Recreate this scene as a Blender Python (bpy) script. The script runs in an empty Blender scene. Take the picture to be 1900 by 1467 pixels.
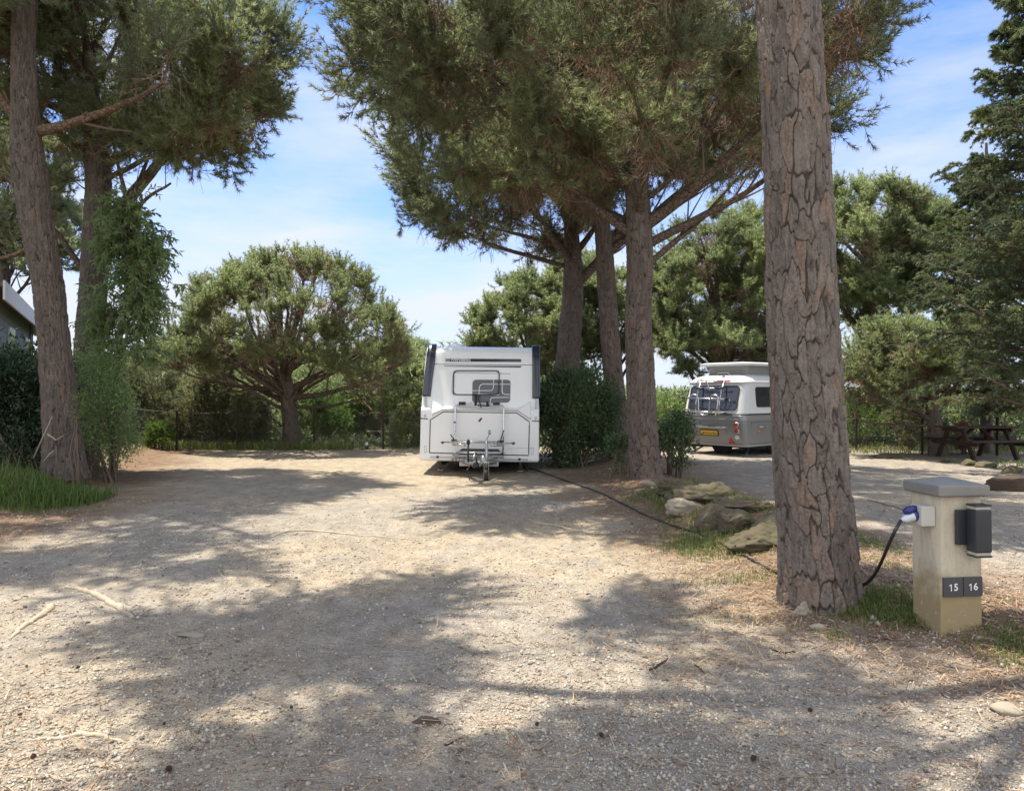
import bpy, bmesh, math, random
import numpy as np
from mathutils import Vector, Matrix

SC = bpy.context.scene
COL = SC.collection
PI = math.pi
F = 1400.0            # focal length in photo pixels (1900 wide)
HZ = 725.0            # horizon row in the photo
EYE = 1.6
SUN_DIR = np.array([-0.25, 0.22, 1.0]); SUN_DIR /= np.linalg.norm(SUN_DIR)

def P(px, py, d):
    return np.array([(px - 950) / F * d, d, EYE - (py - HZ) / F * d])

def nrm(a):
    return a / np.maximum(np.linalg.norm(a, axis=-1, keepdims=True), 1e-9)

# ------------------------------------------------------------------ noise
def _hash(i, seed):
    i = i.astype(np.int64)
    h = (i * 374761393 + seed * 668265263) & 0xFFFFFFFF
    h = ((h ^ (h >> 13)) * 1274126177) & 0xFFFFFFFF
    h = ((h ^ (h >> 16)) * 2246822519) & 0xFFFFFFFF
    return ((h ^ (h >> 15)) & 0xFFFFFF) / float(0xFFFFFF)

def vnoise2(x, y, seed=0):
    xi, yi = np.floor(x), np.floor(y)
    fx, fy = x - xi, y - yi
    fx = fx * fx * (3 - 2 * fx); fy = fy * fy * (3 - 2 * fy)
    def h(a, b): return _hash(a * 7919 + b * 104729, seed)
    return (h(xi, yi) * (1 - fx) + h(xi + 1, yi) * fx) * (1 - fy) + (h(xi, yi + 1) * (1 - fx) + h(xi + 1, yi + 1) * fx) * fy

def fbm2(x, y, seed=0, oct=4):
    s = 0; a = 0.5
    for k in range(oct):
        s = s + a * vnoise2(x * 2 ** k, y * 2 ** k, seed + k * 17); a *= 0.5
    return s / 0.9375 if oct == 4 else s

def vnoise3(p, seed=0):
    i = np.floor(p); f = p - i; f = f * f * (3 - 2 * f)
    r = 0
    for dx in (0, 1):
        for dy in (0, 1):
            for dz in (0, 1):
                w = (f[..., 0] if dx else 1 - f[..., 0]) * (f[..., 1] if dy else 1 - f[..., 1]) * (f[..., 2] if dz else 1 - f[..., 2])
                r = r + w * _hash((i[..., 0] + dx) * 7919 + (i[..., 1] + dy) * 104729 + (i[..., 2] + dz) * 1299709, seed)
    return r

def sstep(a, b, x):
    t = np.clip((x - a) / (b - a), 0, 1)
    return t * t * (3 - 2 * t)

# ------------------------------------------------------------------ terrain
BERM = np.array([(2.3, 19.0), (2.45, 16.5), (2.3, 13.2), (2.55, 10.5), (2.75, 8.2), (2.75, 5.8), (3.5, 4.9), (5.0, 3.4), (6.5, 1.5), (8, -3)])
def seg_dist(x, y, pts):
    best = np.full(np.shape(x), 1e9)
    for (ax, ay), (bx, by) in zip(pts[:-1], pts[1:]):
        dx, dy = bx - ax, by - ay
        t = np.clip(((x - ax) * dx + (y - ay) * dy) / (dx * dx + dy * dy), 0, 1)
        best = np.minimum(best, np.hypot(x - ax - t * dx, y - ay - t * dy))
    return best
LEFT_Y = [-5, 8.6, 11.8, 18, 22, 400]; LEFT_X = [-6.0, -5.9, -6.4, -8.4, -9.6, -60]
def left_edge(y): return np.interp(y, LEFT_Y, LEFT_X)
def beyond(x, y):
    """metres past the rim of the pitch"""
    return np.maximum(y - 20.9, np.minimum(x - 11.5, 60) * 0.6 + np.minimum(y - 20, 0) * 0.0)
def ground(x, y, fine=False):
    x = np.asarray(x, float); y = np.asarray(y, float)
    z = 0.26 * sstep(0.0, 1.6, left_edge(np.minimum(y, 21)) - x) * (1 - sstep(21, 30, y))
    z = z + 0.17 * np.exp(-(seg_dist(x, y, BERM) / 0.62) ** 2) * (1 - sstep(18.5, 20.5, y))
    z = z + 0.15 * np.exp(-((x - 2.7) / 0.6) ** 2 - ((y - 9.2) / 1.9) ** 2)
    z = z + 0.035 * (fbm2(x * 0.6, y * 0.6, 3) - 0.5) + 0.02 * (fbm2(x * 2.1, y * 2.1, 5) - 0.5)
    s = np.maximum(beyond(x, y), 0)
    ang = x / np.maximum(y, 1.0)
    hill = 7.0 * sstep(0.12, -0.15, ang) - 3.0 * sstep(-0.1, 0.25, ang)
    drop = -0.22 * s * sstep(0, 6, s)
    drop = np.maximum(drop, -7.5)
    far = sstep(55, 230, y) * (hill + 7.5)
    far2 = sstep(230, 420, y) * 6.0
    z = z + drop + far * (s > 0) - 0 * far2 + 2.5 * (fbm2(x * 0.03, y * 0.03, 9) - 0.5) * sstep(20, 60, s)
    if fine:
        near = 1 - sstep(9, 16, np.hypot(x, y))
        z = z + near * (0.012 * (fbm2(x * 9, y * 9, 11) - 0.5) + 0.010 * (vnoise2(x * 28, y * 28, 12) - 0.5))
    return z
def gz(x, y): return float(ground(np.array([x]), np.array([y]))[0])
def G(px, py):
    """ground point seen at photo pixel"""
    d = np.linspace(2.2, 40, 4000)
    x = (px - 950) / F * d; z = EYE - (py - HZ) / F * d
    g = ground(x, d)
    k = int(np.argmax(z <= g))
    return np.array([x[k], d[k], g[k]])

# ------------------------------------------------------------------ mesh helpers
def mk_mesh(name, V, Fs, attr=None, smooth=True, mat_idx=None):
    """V (n,3); Fs list of (m,k) int arrays"""
    me = bpy.data.meshes.new(name)
    V = np.ascontiguousarray(V, np.float32)
    me.vertices.add(len(V)); me.vertices.foreach_set('co', V.ravel())
    tot = [np.full(len(f), f.shape[1], np.int32) for f in Fs]
    loops = np.concatenate([f.ravel() for f in Fs]).astype(np.int32)
    tot = np.concatenate(tot)
    me.loops.add(len(loops)); me.loops.foreach_set('vertex_index', loops)
    me.polygons.add(len(tot))
    st = np.zeros(len(tot), np.int32); st[1:] = np.cumsum(tot)[:-1]
    me.polygons.foreach_set('loop_start', st); me.polygons.foreach_set('loop_total', tot)
    me.polygons.foreach_set('use_smooth', np.full(len(tot), smooth, bool))
    if mat_idx is not None: me.polygons.foreach_set('material_index', np.asarray(mat_idx, np.int32))
    if attr is not None:
        a = me.color_attributes.new('var', 'FLOAT_COLOR', 'POINT')
        c = np.ones((len(V), 4), np.float32); attr = np.asarray(attr, np.float32)
        if attr.ndim == 1: c[:, :3] = attr[:, None]
        else: c[:, :attr.shape[1]] = attr
        a.data.foreach_set('color', c.ravel())
    me.update(calc_edges=True)
    return me

def link(name, me, mat, parent=None, label=None):
    o = bpy.data.objects.new(name, me); COL.objects.link(o)
    for m in (mat if isinstance(mat, (list, tuple)) else [mat]):
        if m is not None: me.materials.append(m)
    if parent is not None: o.parent = parent
    if label: o['label'] = label
    return o

def tag(o, label, cat, group=None, kind=None):
    if label: o['label'] = label
    if cat: o['category'] = cat
    if group: o['group'] = group
    if kind: o['kind'] = kind
    return o

def thing(name, label, cat, loc=(0, 0, 0), rz=0.0, group=None):
    o = bpy.data.objects.new(name, None); COL.objects.link(o)
    o.empty_display_size = 0.2
    o.location = [float(c) for c in loc]; o.rotation_euler = (0, 0, rz)
    return tag(o, label, cat, group)

def copy_tree(o, parent=None):
    c = o.copy(); COL.objects.link(c)
    if parent is not None: c.parent = parent
    for ch in list(o.children): copy_tree(ch, c)
    return c

def tubes(paths, radii, k):
    """batch of tubes: paths (N,S,3), radii (N,S) -> V, quads"""
    paths = np.asarray(paths, float); radii = np.asarray(radii, float)
    N, S, _ = paths.shape
    t = nrm(np.gradient(paths, axis=1))
    m = nrm(t.mean(axis=1))
    ref = np.where(np.abs(m[:, 2:3]) < 0.75, np.array([[0, 0, 1.0]]), np.array([[1.0, 0.13, 0]]))[:, None, :]
    a = nrm(np.cross(t, ref)); b = np.cross(t, a)
    th = np.arange(k) * 2 * PI / k
    V = paths[:, :, None, :] + radii[:, :, None, None] * (np.cos(th)[None, None, :, None] * a[:, :, None, :] + np.sin(th)[None, None, :, None] * b[:, :, None, :])
    V = V.reshape(-1, 3)
    n, s, j = np.meshgrid(np.arange(N), np.arange(S - 1), np.arange(k), indexing='ij')
    base = n * S * k + s * k
    q = np.stack([base + j, base + (j + 1) % k, base + k + (j + 1) % k, base + k + j], axis=-1).reshape(-1, 4)
    return V, q

class MB:
    """collects shapes into one mesh"""
    def __init__(s): s.V = []; s.F = {}; s.n = 0
    def add(s, V, faces):
        V = np.asarray(V, float)
        for f in faces: s.F.setdefault(len(f), []).append(np.asarray(f, int) + s.n)
        s.V.append(V); s.n += len(V); return s
    def addq(s, V, q):
        s.F.setdefault(q.shape[1], []).extend(list(q + s.n)); s.V.append(np.asarray(V, float)); s.n += len(V); return s
    def box(s, c, size, rot=None):
        h = np.array(size, float) / 2
        V = np.array([(x, y, z) for x in (-1, 1) for y in (-1, 1) for z in (-1, 1)], float) * h
        if rot is not None: V = V @ np.array(rot).T
        return s.add(V + np.array(c, float), [(0, 1, 3, 2), (4, 6, 7, 5), (0, 4, 5, 1), (2, 3, 7, 6), (0, 2, 6, 4), (1, 5, 7, 3)])
    def tube(s, path, r, k=8, cap=True):
        path = np.asarray(path, float)
        r = np.full(len(path), r) if np.isscalar(r) else np.asarray(r, float)
        V, q = tubes(path[None], r[None], k)
        n0 = s.n; s.addq(V, q)
        if cap:
            S = len(path)
            s.F.setdefault(k, []).append(np.arange(k)[::-1] + n0); s.F.setdefault(k, []).append(np.arange(k) + n0 + (S - 1) * k)
        return s
    def prism(s, poly, f0, f1):
        """poly list of 2D; f0/f1 map (u,v)->3D for the two faces"""
        n = len(poly)
        V = [f0(u, v) for u, v in poly] + [f1(u, v) for u, v in poly]
        return s.add(V, [tuple(range(n)), tuple(range(2 * n - 1, n - 1, -1))] + [(i, i + n, (i + 1) % n + n, (i + 1) % n) for i in range(n)])
    def ring(s, outer, inner, f0, f1):
        n = len(outer)
        V = [f0(*p) for p in outer] + [f0(*p) for p in inner] + [f1(*p) for p in outer] + [f1(*p) for p in inner]
        fs = []
        for i in range(n):
            j = (i + 1) % n
            fs += [(i, j, n + j, n + i), (2 * n + i, 3 * n + i, 3 * n + j, 2 * n + j), (i, 2 * n + i, 2 * n + j, j), (n + i, n + j, 3 * n + j, 3 * n + i)]
        return s.add(V, fs)
    def lathe(s, prof, k=24, origin=(0, 0, 0), axis='z'):
        th = np.arange(k) * 2 * PI / k
        V = []
        for r, h in prof:
            for a in th:
                p = (r * math.cos(a), r * math.sin(a), h)
                if axis == 'x': p = (h, p[0], p[1])
                if axis == 'y': p = (p[0], h, p[1])
                V.append(p)
        V = np.array(V) + np.array(origin)
        m = len(prof)
        fs = [(i * k + j, i * k + (j + 1) % k, (i + 1) * k + (j + 1) % k, (i + 1) * k + j) for i in range(m - 1) for j in range(k)]
        fs += [tuple(range(k))[::-1], tuple((m - 1) * k + j for j in range(k))]
        return s.add(V, fs)
    def build(s, name, mat, parent=None, smooth=False, bevel=0, label=None, xf=None, seg=2, angle=None):
        V = np.concatenate(s.V)
        if xf is not None: V = xf(V)
        me = mk_mesh(name, V, [np.array(f) for f in s.F.values()], smooth=smooth)
        bm = bmesh.new(); bm.from_mesh(me); bmesh.ops.recalc_face_normals(bm, faces=bm.faces); bm.to_mesh(me); bm.free()
        o = link(name, me, mat, parent, label)
        if bevel:
            m = o.modifiers.new('b', 'BEVEL'); m.width = bevel; m.segments = seg; m.limit_method = 'ANGLE'; m.angle_limit = angle or 0.6
            for p in me.polygons: p.use_smooth = True
            w = o.modifiers.new('n', 'WEIGHTED_NORMAL'); w.keep_sharp = False
        return o

def rrect(x0, x1, z0, z1, r, n=6):
    pts = []
    for cx, cz, a0 in ((x1 - r, z1 - r, 0), (x0 + r, z1 - r, PI / 2), (x0 + r, z0 + r, PI), (x1 - r, z0 + r, 3 * PI / 2)):
        for i in range(n + 1):
            a = a0 + PI / 2 * i / n
            pts.append((cx + r * math.cos(a), cz + r * math.sin(a)))
    return pts

def text_faces(s, size, bold=0.0):
    cu = bpy.data.curves.new('t', 'FONT'); cu.body = s; cu.size = size; cu.align_x = 'CENTER'; cu.align_y = 'CENTER'; cu.offset = bold
    o = bpy.data.objects.new('t', cu); COL.objects.link(o)
    dg = bpy.context.evaluated_depsgraph_get(); dg.update()
    me = bpy.data.meshes.new_from_object(o.evaluated_get(dg))
    V = np.array([v.co[:] for v in me.vertices]); Fc = [tuple(p.vertices) for p in me.polygons]
    bpy.data.objects.remove(o); bpy.data.curves.remove(cu); bpy.data.meshes.remove(me)
    return V, Fc

# ------------------------------------------------------------------ materials
def new_mat(name):
    m = bpy.data.materials.new(name); m.use_nodes = True
    nt = m.node_tree; b = nt.nodes['Principled BSDF']
    return m, nt, b

class NT:
    def __init__(s, nt): s.nt = nt
    def n(s, t, **kw):
        x = s.nt.nodes.new('ShaderNode' + t)
        for k, v in kw.items():
            if k in x.inputs.keys(): x.inputs[k].default_value = v
            else: setattr(x, k, v)
        return x
    def l(s, a, b): s.nt.links.new(a, b)
    def ramp(s, fac, stops, interp='LINEAR'):
        r = s.n('ValToRGB'); s.l(fac, r.inputs[0]); e = r.color_ramp.elements; r.color_ramp.interpolation = interp
        while len(e) < len(stops): e.new(0.5)
        for k, (p, c) in enumerate(stops):
            e[k].position = p; e[k].color = (c, c, c, 1) if np.isscalar(c) else (*c, 1)
        return r.outputs[0]
    def mix(s, fac, a, b, mode='MIX'):
        m = s.n('MixRGB', blend_type=mode)
        for i, v in enumerate((fac, a, b)):
            if hasattr(v, 'is_linked'): s.l(v, m.inputs[i])
            elif i == 0: m.inputs[0].default_value = v
            else: m.inputs[i].default_value = (*v, 1)
        return m.outputs[0]
    def math(s, op, a, b=0.0, clamp=False):
        m = s.n('Math', operation=op); m.use_clamp = clamp
        for i, v in enumerate((a, b)):
            if hasattr(v, 'is_linked'): s.l(v, m.inputs[i])
            else: m.inputs[i].default_value = v
        return m.outputs[0]
    def coord(s, kind='Object', scale=(1, 1, 1)):
        tc = s.n('TexCoord'); mp = s.n('Mapping'); mp.inputs['Scale'].default_value = scale
        s.l(tc.outputs[kind], mp.inputs['Vector']); return mp.outputs[0]
    def noise(s, vec, scale, detail=4, rough=0.55, out=0):
        x = s.n('TexNoise'); x.inputs['Scale'].default_value = scale; x.inputs['Detail'].default_value = detail; x.inputs['Roughness'].default_value = rough
        if vec is not None: s.l(vec, x.inputs['Vector'])
        return x.outputs[out]
    def vor(s, vec, scale, feature='F1', out='Distance', rnd=1.0):
        x = s.n('TexVoronoi', feature=feature); x.inputs['Scale'].default_value = scale; x.inputs['Randomness'].default_value = rnd
        if vec is not None: s.l(vec, x.inputs['Vector'])
        return x.outputs[out]
    def bump(s, h, strength, dist, bsdf):
        b = s.n('Bump'); b.inputs['Strength'].default_value = strength; b.inputs['Distance'].default_value = dist
        s.l(h, b.inputs['Height']); s.l(b.outputs[0], bsdf.inputs['Normal']); return b

def plain(name, col, rough=0.5, metal=0.0, var=0.08, scale=6.0, bump=0.0, spec=0.5, coat=0.0, dirt=None):
    m, nt, b = new_mat(name); N = NT(nt)
    v = N.coord('Object')
    nz = N.noise(v, scale, 5)
    c = N.mix(nz, tuple(x * (1 - var) for x in col), tuple(min(1, x * (1 + var)) for x in col))
    if dirt:
        d = N.ramp(N.noise(v, scale * 0.45, 7, 0.7), [(0.45, 0.0), (0.75, 1.0)])
        c = N.mix(N.math('MULTIPLY', d, dirt[1]), c, dirt[0])
    N.l(c, b.inputs['Base Color'])
    r = N.math('ADD', N.math('MULTIPLY', N.noise(v, scale * 2.3, 4), 0.14), rough - 0.07)
    N.l(r, b.inputs['Roughness'])
    b.inputs['Metallic'].default_value = metal; b.inputs['Specular IOR Level'].default_value = spec; b.inputs['Coat Weight'].default_value = coat
    if bump: N.bump(N.noise(v, scale * 14, 6), bump, 0.004, b)
    return m

def foliage_mat(name, dark, mid, light, transl=0.35, rough=0.5, tcol=None, spec=0.3):
    """colour varies by clump through the 'var' attribute (random tone, some set lighter for sunlit foliage)"""
    m, nt, b = new_mat(name); N = NT(nt)
    a = N.n('Attribute', attribute_name='var')
    sep = N.n('SeparateColor'); N.l(a.outputs['Color'], sep.inputs[0])
    c = N.ramp(sep.outputs[0], [(0.0, dark), (0.55, mid), (1.0, light)])
    N.l(c, b.inputs['Base Color']); b.inputs['Roughness'].default_value = rough; b.inputs['Specular IOR Level'].default_value = spec
    t = N.n('BsdfTranslucent'); tc = N.mix(1.0, c, tcol or (1.15, 1.2, 0.98), 'MULTIPLY'); N.l(tc, t.inputs['Color'])
    ms = N.n('MixShader'); ms.inputs[0].default_value = transl
    N.l(b.outputs[0], ms.inputs[1]); N.l(t.outputs[0], ms.inputs[2])
    N.l(ms.outputs[0], nt.nodes['Material Output'].inputs['Surface'])
    return m

def bark_attr_mat(name, plate_a, plate_b, warm, fiss, warm_amt=0.3):
    """plates / fissures from the 'var' attribute: R edge distance, G plate id"""
    m, nt, b = new_mat(name); N = NT(nt)
    a = N.n('Attribute', attribute_name='var'); sep = N.n('SeparateColor'); N.l(a.outputs['Color'], sep.inputs[0])
    v = N.coord('Object', (1, 1, 0.35)); v2 = N.coord('Object')
    n1 = N.noise(v, 22, 7, 0.65); n2 = N.noise(v2, 55, 6, 0.7); n3 = N.noise(v2, 3.2, 4)
    c = N.mix(N.ramp(n1, [(0.3, 0.0), (0.7, 1.0)]), plate_a, plate_b)
    c = N.mix(0.35, c, N.ramp(sep.outputs[1], [(0, tuple(x * .55 for x in plate_a)), (1, tuple(min(1, x * 1.25) for x in plate_b))]))
    w = N.ramp(sep.outputs[1], [(1 - warm_amt - 0.02, 0.0), (1 - warm_amt + 0.1, 1.0)])
    w = N.math('MULTIPLY', w, N.ramp(n3, [(0.35, 0.25), (0.65, 1.0)]))
    c = N.mix(w, c, warm)
    c = N.mix(N.ramp(n2, [(0.35, 0.55), (0.6, 0.0)]), c, tuple(x * 0.55 for x in plate_a))
    e = N.math('ADD', sep.outputs[0], N.math('MULTIPLY', N.math('SUBTRACT', n2, 0.5), 0.12))
    c = N.mix(N.ramp(e, [(0.02, 0.85), (0.12, 0.0)]), c, fiss)
    c = N.mix(N.ramp(sep.outputs[2], [(0.0, 0.45), (0.10, 0.0)]), c, fiss)
    c = N.mix(N.ramp(N.noise(N.coord('Object', (1, 1, 0.16)), 38, 5, 0.7), [(0.38, 0.5), (0.52, 0.0)]), c, tuple(x * 0.42 for x in plate_a))
    lich = N.ramp(N.noise(v2, 9, 6, 0.7), [(0.58, 0.0), (0.72, 0.55)])
    c = N.mix(lich, c, (0.23, 0.23, 0.21))
    N.l(c, b.inputs['Base Color']); b.inputs['Roughness'].default_value = 0.92; b.inputs['Specular IOR Level'].default_value = 0.15
    h = N.math('ADD', N.math('MULTIPLY', n2, 0.6), n1)
    N.bump(h, 0.7, 0.012, b)
    return m

def bark_mat(name, dark, light, scale=9.0):
    m, nt, b = new_mat(name); N = NT(nt)
    v = N.coord('Object'); n1 = N.noise(v, scale, 6, 0.65)
    vo = N.vor(v, scale * 1.6, 'DISTANCE_TO_EDGE', 'Distance')
    c = N.mix(N.ramp(n1, [(0.3, 0.0), (0.7, 1.0)]), dark, light)
    c = N.mix(N.ramp(vo, [(0.02, 0.75), (0.12, 0.0)]), c, tuple(x * 0.25 for x in dark))
    N.l(c, b.inputs['Base Color']); b.inputs['Roughness'].default_value = 0.9; b.inputs['Specular IOR Level'].default_value = 0.2
    N.bump(N.math('ADD', n1, N.ramp(vo, [(0.0, 0.0), (0.2, 1.0)])), 0.8, 0.01, b)
    return m

M = {}
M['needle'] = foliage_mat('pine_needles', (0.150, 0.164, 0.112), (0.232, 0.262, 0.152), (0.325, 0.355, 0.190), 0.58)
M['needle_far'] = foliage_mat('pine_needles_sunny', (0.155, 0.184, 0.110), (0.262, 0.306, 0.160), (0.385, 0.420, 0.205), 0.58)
M['needle_scrub'] = foliage_mat('scrub_needles', (0.115, 0.118, 0.066), (0.180, 0.182, 0.096), (0.26, 0.26, 0.13), 0.4)
M['fir'] = foliage_mat('conifer_scales', (0.075, 0.098, 0.066), (0.130, 0.165, 0.090), (0.250, 0.275, 0.115), 0.35)  # lightest tone puts the sunlit patches into the colour
M['leaf'] = foliage_mat('glossy_leaves', (0.055, 0.088, 0.046), (0.100, 0.152, 0.072), (0.160, 0.220, 0.098), 0.42, 0.38, spec=0.5)
M['leaf_soft'] = foliage_mat('willow_leaves', (0.190, 0.260, 0.125), (0.275, 0.355, 0.170), (0.350, 0.420, 0.215), 0.60, 0.4, spec=0.5)
M['leaf_bright'] = foliage_mat('bright_leaves', (0.060, 0.110, 0.028), (0.110, 0.185, 0.040), (0.19, 0.26, 0.065), 0.40, 0.5)
M['leaf_dark'] = foliage_mat('laurel_leaves', (0.022, 0.040, 0.022), (0.042, 0.074, 0.036), (0.080, 0.120, 0.055), 0.28, 0.35, spec=0.5)
M['grass'] = foliage_mat('grass_blades', (0.060, 0.115, 0.028), (0.115, 0.190, 0.045), (0.30, 0.27, 0.12), 0.40, 0.6)
M['dry'] = foliage_mat('dry_grass', (0.16, 0.12, 0.05), (0.26, 0.20, 0.09), (0.36, 0.29, 0.14), 0.3, 0.7, (1, 1, 0.8))
M['bark_main'] = bark_attr_mat('plated_pine_bark', (0.165, 0.136, 0.118), (0.270, 0.228, 0.202), (0.255, 0.172, 0.125), (0.050, 0.038, 0.031), 0.22)
M['bark_old'] = bark_attr_mat('grey_pine_bark', (0.130, 0.104, 0.090), (0.215, 0.175, 0.153), (0.210, 0.130, 0.090), (0.028, 0.021, 0.018), 0.15)
M['limb'] = bark_mat('limb_bark', (0.110, 0.080, 0.064), (0.185, 0.140, 0.110))
M['limb_warm'] = bark_mat('orange_limb_bark', (0.145, 0.092, 0.064), (0.240, 0.165, 0.118))
M['twig'] = plain('twig_bark', (0.160, 0.122, 0.096), 0.9, var=0.35, scale=3, spec=0.1)
M['twig_dead'] = plain('dead_twig', (0.300, 0.215, 0.155), 0.9, var=0.4, scale=2, spec=0.1)

# ------------------------------------------------------------------ needles, leaves
def tufts(pos, dirs, K, L, w, rng, spread=0.9, var=None):
    Mn = len(pos)
    d = nrm(dirs)
    r = rng.normal(size=(Mn, K, 3)); r = r - (r * d[:, None]).sum(-1, keepdims=True) * d[:, None]; r = nrm(r)
    ang = np.abs(rng.normal(size=(Mn, K, 1))) * 0.25 + spread * rng.uniform(0.35, 1.0, (Mn, K, 1))
    n = d[:, None] * np.cos(ang) + r * np.sin(ang)
    ln = L * rng.uniform(0.65, 1.05, (Mn, K, 1))
    p0 = pos[:, None] + d[:, None] * rng.uniform(-0.25, 0.2, (Mn, K, 1)) * L
    tip = p0 + n * ln
    tip[..., 2] -= 0.08 * L
    side = nrm(np.cross(n, rng.normal(size=(Mn, K, 3)))) * (w / 2)
    V = np.stack([p0 - side, p0 + side, tip], axis=2).reshape(-1, 3)
    Fi = np.arange(len(V)).reshape(-1, 3)
    if var is None: var = rng.uniform(0, 1, Mn)
    vv = np.clip(np.repeat(var, K) + rng.normal(size=Mn * K) * 0.10, 0, 1)
    return V, Fi, np.repeat(vv, 3)

def leaves(pos, dirs, up, L, w, rng, var=None, fold=0.25):
    """leaf quads with a folded midrib (2 quads -> 6 verts)"""
    n = len(pos)
    d = nrm(dirs); s = nrm(np.cross(d, up)); nn = np.cross(s, d)
    ln = (L * rng.uniform(0.6, 1.15, (n, 1))); ww = (w * rng.uniform(0.7, 1.1, (n, 1)))
    b = pos; t = pos + d * ln - nn * ln * 0.12
    m = pos + d * ln * 0.45
    l = m - s * ww / 2 + nn * ww * fold; r = m + s * ww / 2 + nn * ww * fold
    V = np.stack([b, l, t, r], axis=1).reshape(-1, 3)
    i = np.arange(n)[:, None] * 4
    Fi = np.concatenate([i + np.array([[0, 2, 1]]), i + np.array([[0, 3, 2]])])
    if var is None: var = rng.uniform(0, 1, n)
    return V, Fi, np.repeat(np.clip(var, 0, 1), 4)

def bez(p0, p1, p2, S):
    t = np.linspace(0, 1, S)[:, None]
    p0, p1, p2 = (np.asarray(p, float)[..., None, :] for p in (p0, p1, p2))
    return (1 - t) ** 2 * p0 + 2 * t * (1 - t) * p1 + t * t * p2

# ------------------------------------------------------------------ bark trunk
def bark_trunk(pts, sides, rows, seed, pw, ph, depth, flare=0.0, warp=0.55, gw=0.15):
    """pts (x,y,z,r) list -> displaced mesh with plates; returns V,q,attr"""
    pts = np.array(pts, float)
    rng = np.random.default_rng(seed)
    s = np.concatenate([[0], np.cumsum(np.linalg.norm(np.diff(pts[:, :3], axis=0), axis=1))])
    ss = np.linspace(0, s[-1], rows)
    # smooth interpolation (Catmull-like through cubic on dense samples)
    def interp(c):
        dense = np.interp(np.linspace(0, s[-1], 400), s, c)
        k = np.ones(41) / 41
        pad = np.pad(dense, 20, mode='edge'); pad[:20] = 2 * dense[0] - dense[20:0:-1]; pad[-20:] = 2 * dense[-1] - dense[-2:-22:-1]
        return np.interp(ss, np.linspace(0, s[-1], 400), np.convolve(pad, k, 'valid'))
    c = np.stack([interp(pts[:, i]) for i in range(3)], axis=1); r = interp(pts[:, 3])
    r = r * (1 + flare * np.exp(-ss / 0.22))
    th = np.arange(sides) * 2 * PI / sides
    R0 = pts[0, 3]; circ = 2 * PI * R0
    nu = max(3, int(round(circ / pw)))
    U, Vv = np.meshgrid(th / (2 * PI) * nu, ss / ph)          # cell units
    TH, SS = np.meshgrid(th, ss)
    cx, cy = np.cos(TH), np.sin(TH)
    p3 = np.stack([cx * 1.5, cy * 1.5, SS * 1.4], -1)
    U = U + warp * 2 * (vnoise3(p3 * 2.0, seed) - 0.5) + warp * (vnoise3(p3 * 6.0, seed + 1) - 0.5)
    Vv = Vv + warp * 1.6 * (vnoise3(p3 * 2.2 + 9, seed + 2) - 0.5) + warp * 0.8 * (vnoise3(p3 * 7.0 + 5, seed + 3) - 0.5)
    def vor(U, Vv, sd, nu):
        ui, vi = np.floor(U), np.floor(Vv)
        F1 = np.full(U.shape, 9.0); F2 = np.full(U.shape, 9.0); ID = np.zeros(U.shape)
        for du in (-1, 0, 1):
            for dv in (-1, 0, 1):
                a, b2 = ui + du, vi + dv
                am = np.mod(a, nu)
                px = a + 0.5 + 0.42 * (2 * _hash(am * 7919 + b2 * 104729, sd) - 1)
                py = b2 + 0.5 + 0.45 * (2 * _hash(am * 7919 + b2 * 104729, sd + 5) - 1)
                d = np.hypot(U - px, Vv - py)
                h = _hash(am * 31 + b2 * 977, sd + 9)
                nf = d < F1
                F2 = np.where(nf, F1, np.minimum(F2, d)); ID = np.where(nf, h, ID); F1 = np.where(nf, d, F1)
        return F2 - F1, ID
    E, ID = vor(U, Vv, seed + 20, nu)
    E2, ID2 = vor(U * 3, Vv * 2.3, seed + 30, nu * 3)
    gl = gw * np.clip(0.25 + 2.2 * (vnoise3(p3 * 3.1 + 3, seed + 60) - 0.28), 0.12, 2.0)
    E = E / gl * gw
    groove = 1 - sstep(0.0, gw, E)
    E2 = E2 / np.clip(2.4 * (vnoise3(p3 * 2.6 + 7, seed + 61) - 0.35), 0.08, 1.4)
    plate = (ID - 0.5) * 0.35
    disp = depth * (-groove + 0.9 * plate * (1 - groove) - 0.38 * (1 - sstep(0, 0.22, E2)) + 0.40 * (ID2 - 0.5) * (1 - groove))
    fl = vnoise3(np.stack([cx * 7, cy * 7, SS * 9], -1), seed + 70); disp = disp + depth * 0.5 * (sstep(0.52, 0.56, fl) - 0.5) * (1 - groove)
    disp = disp + depth * 1.2 * (vnoise3(p3 * 1.3, seed + 40) - 0.5)
    big = 1 + 0.07 * (vnoise3(np.stack([cx * 1.2, cy * 1.2, SS * 0.7], -1), seed + 50) - 0.5) * 2
    if flare: big = big + flare * 0.55 * np.exp(-SS / 0.25) * np.cos(TH * 5 + seed) * 0.5
    rr = r[:, None] * big + disp
    t = nrm(np.gradient(c, axis=0)); a = nrm(np.cross(t, np.array([[0, 1.0, 0]]))); b = np.cross(t, a)
    V = c[:, None] + rr[..., None] * (np.cos(th)[None, :, None] * a[:, None] + np.sin(th)[None, :, None] * b[:, None])
    V = V.reshape(-1, 3)
    i, j = np.meshgrid(np.arange(rows - 1), np.arange(sides), indexing='ij')
    q = np.stack([i * sides + j, i * sides + (j + 1) % sides, (i + 1) * sides + (j + 1) % sides, (i + 1) * sides + j], -1).reshape(-1, 4)
    attr = np.stack([np.clip(E, 0, 1), ID, E2.clip(0, 1)], -1).reshape(-1, 3)
    return V, q, attr, c, r

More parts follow.
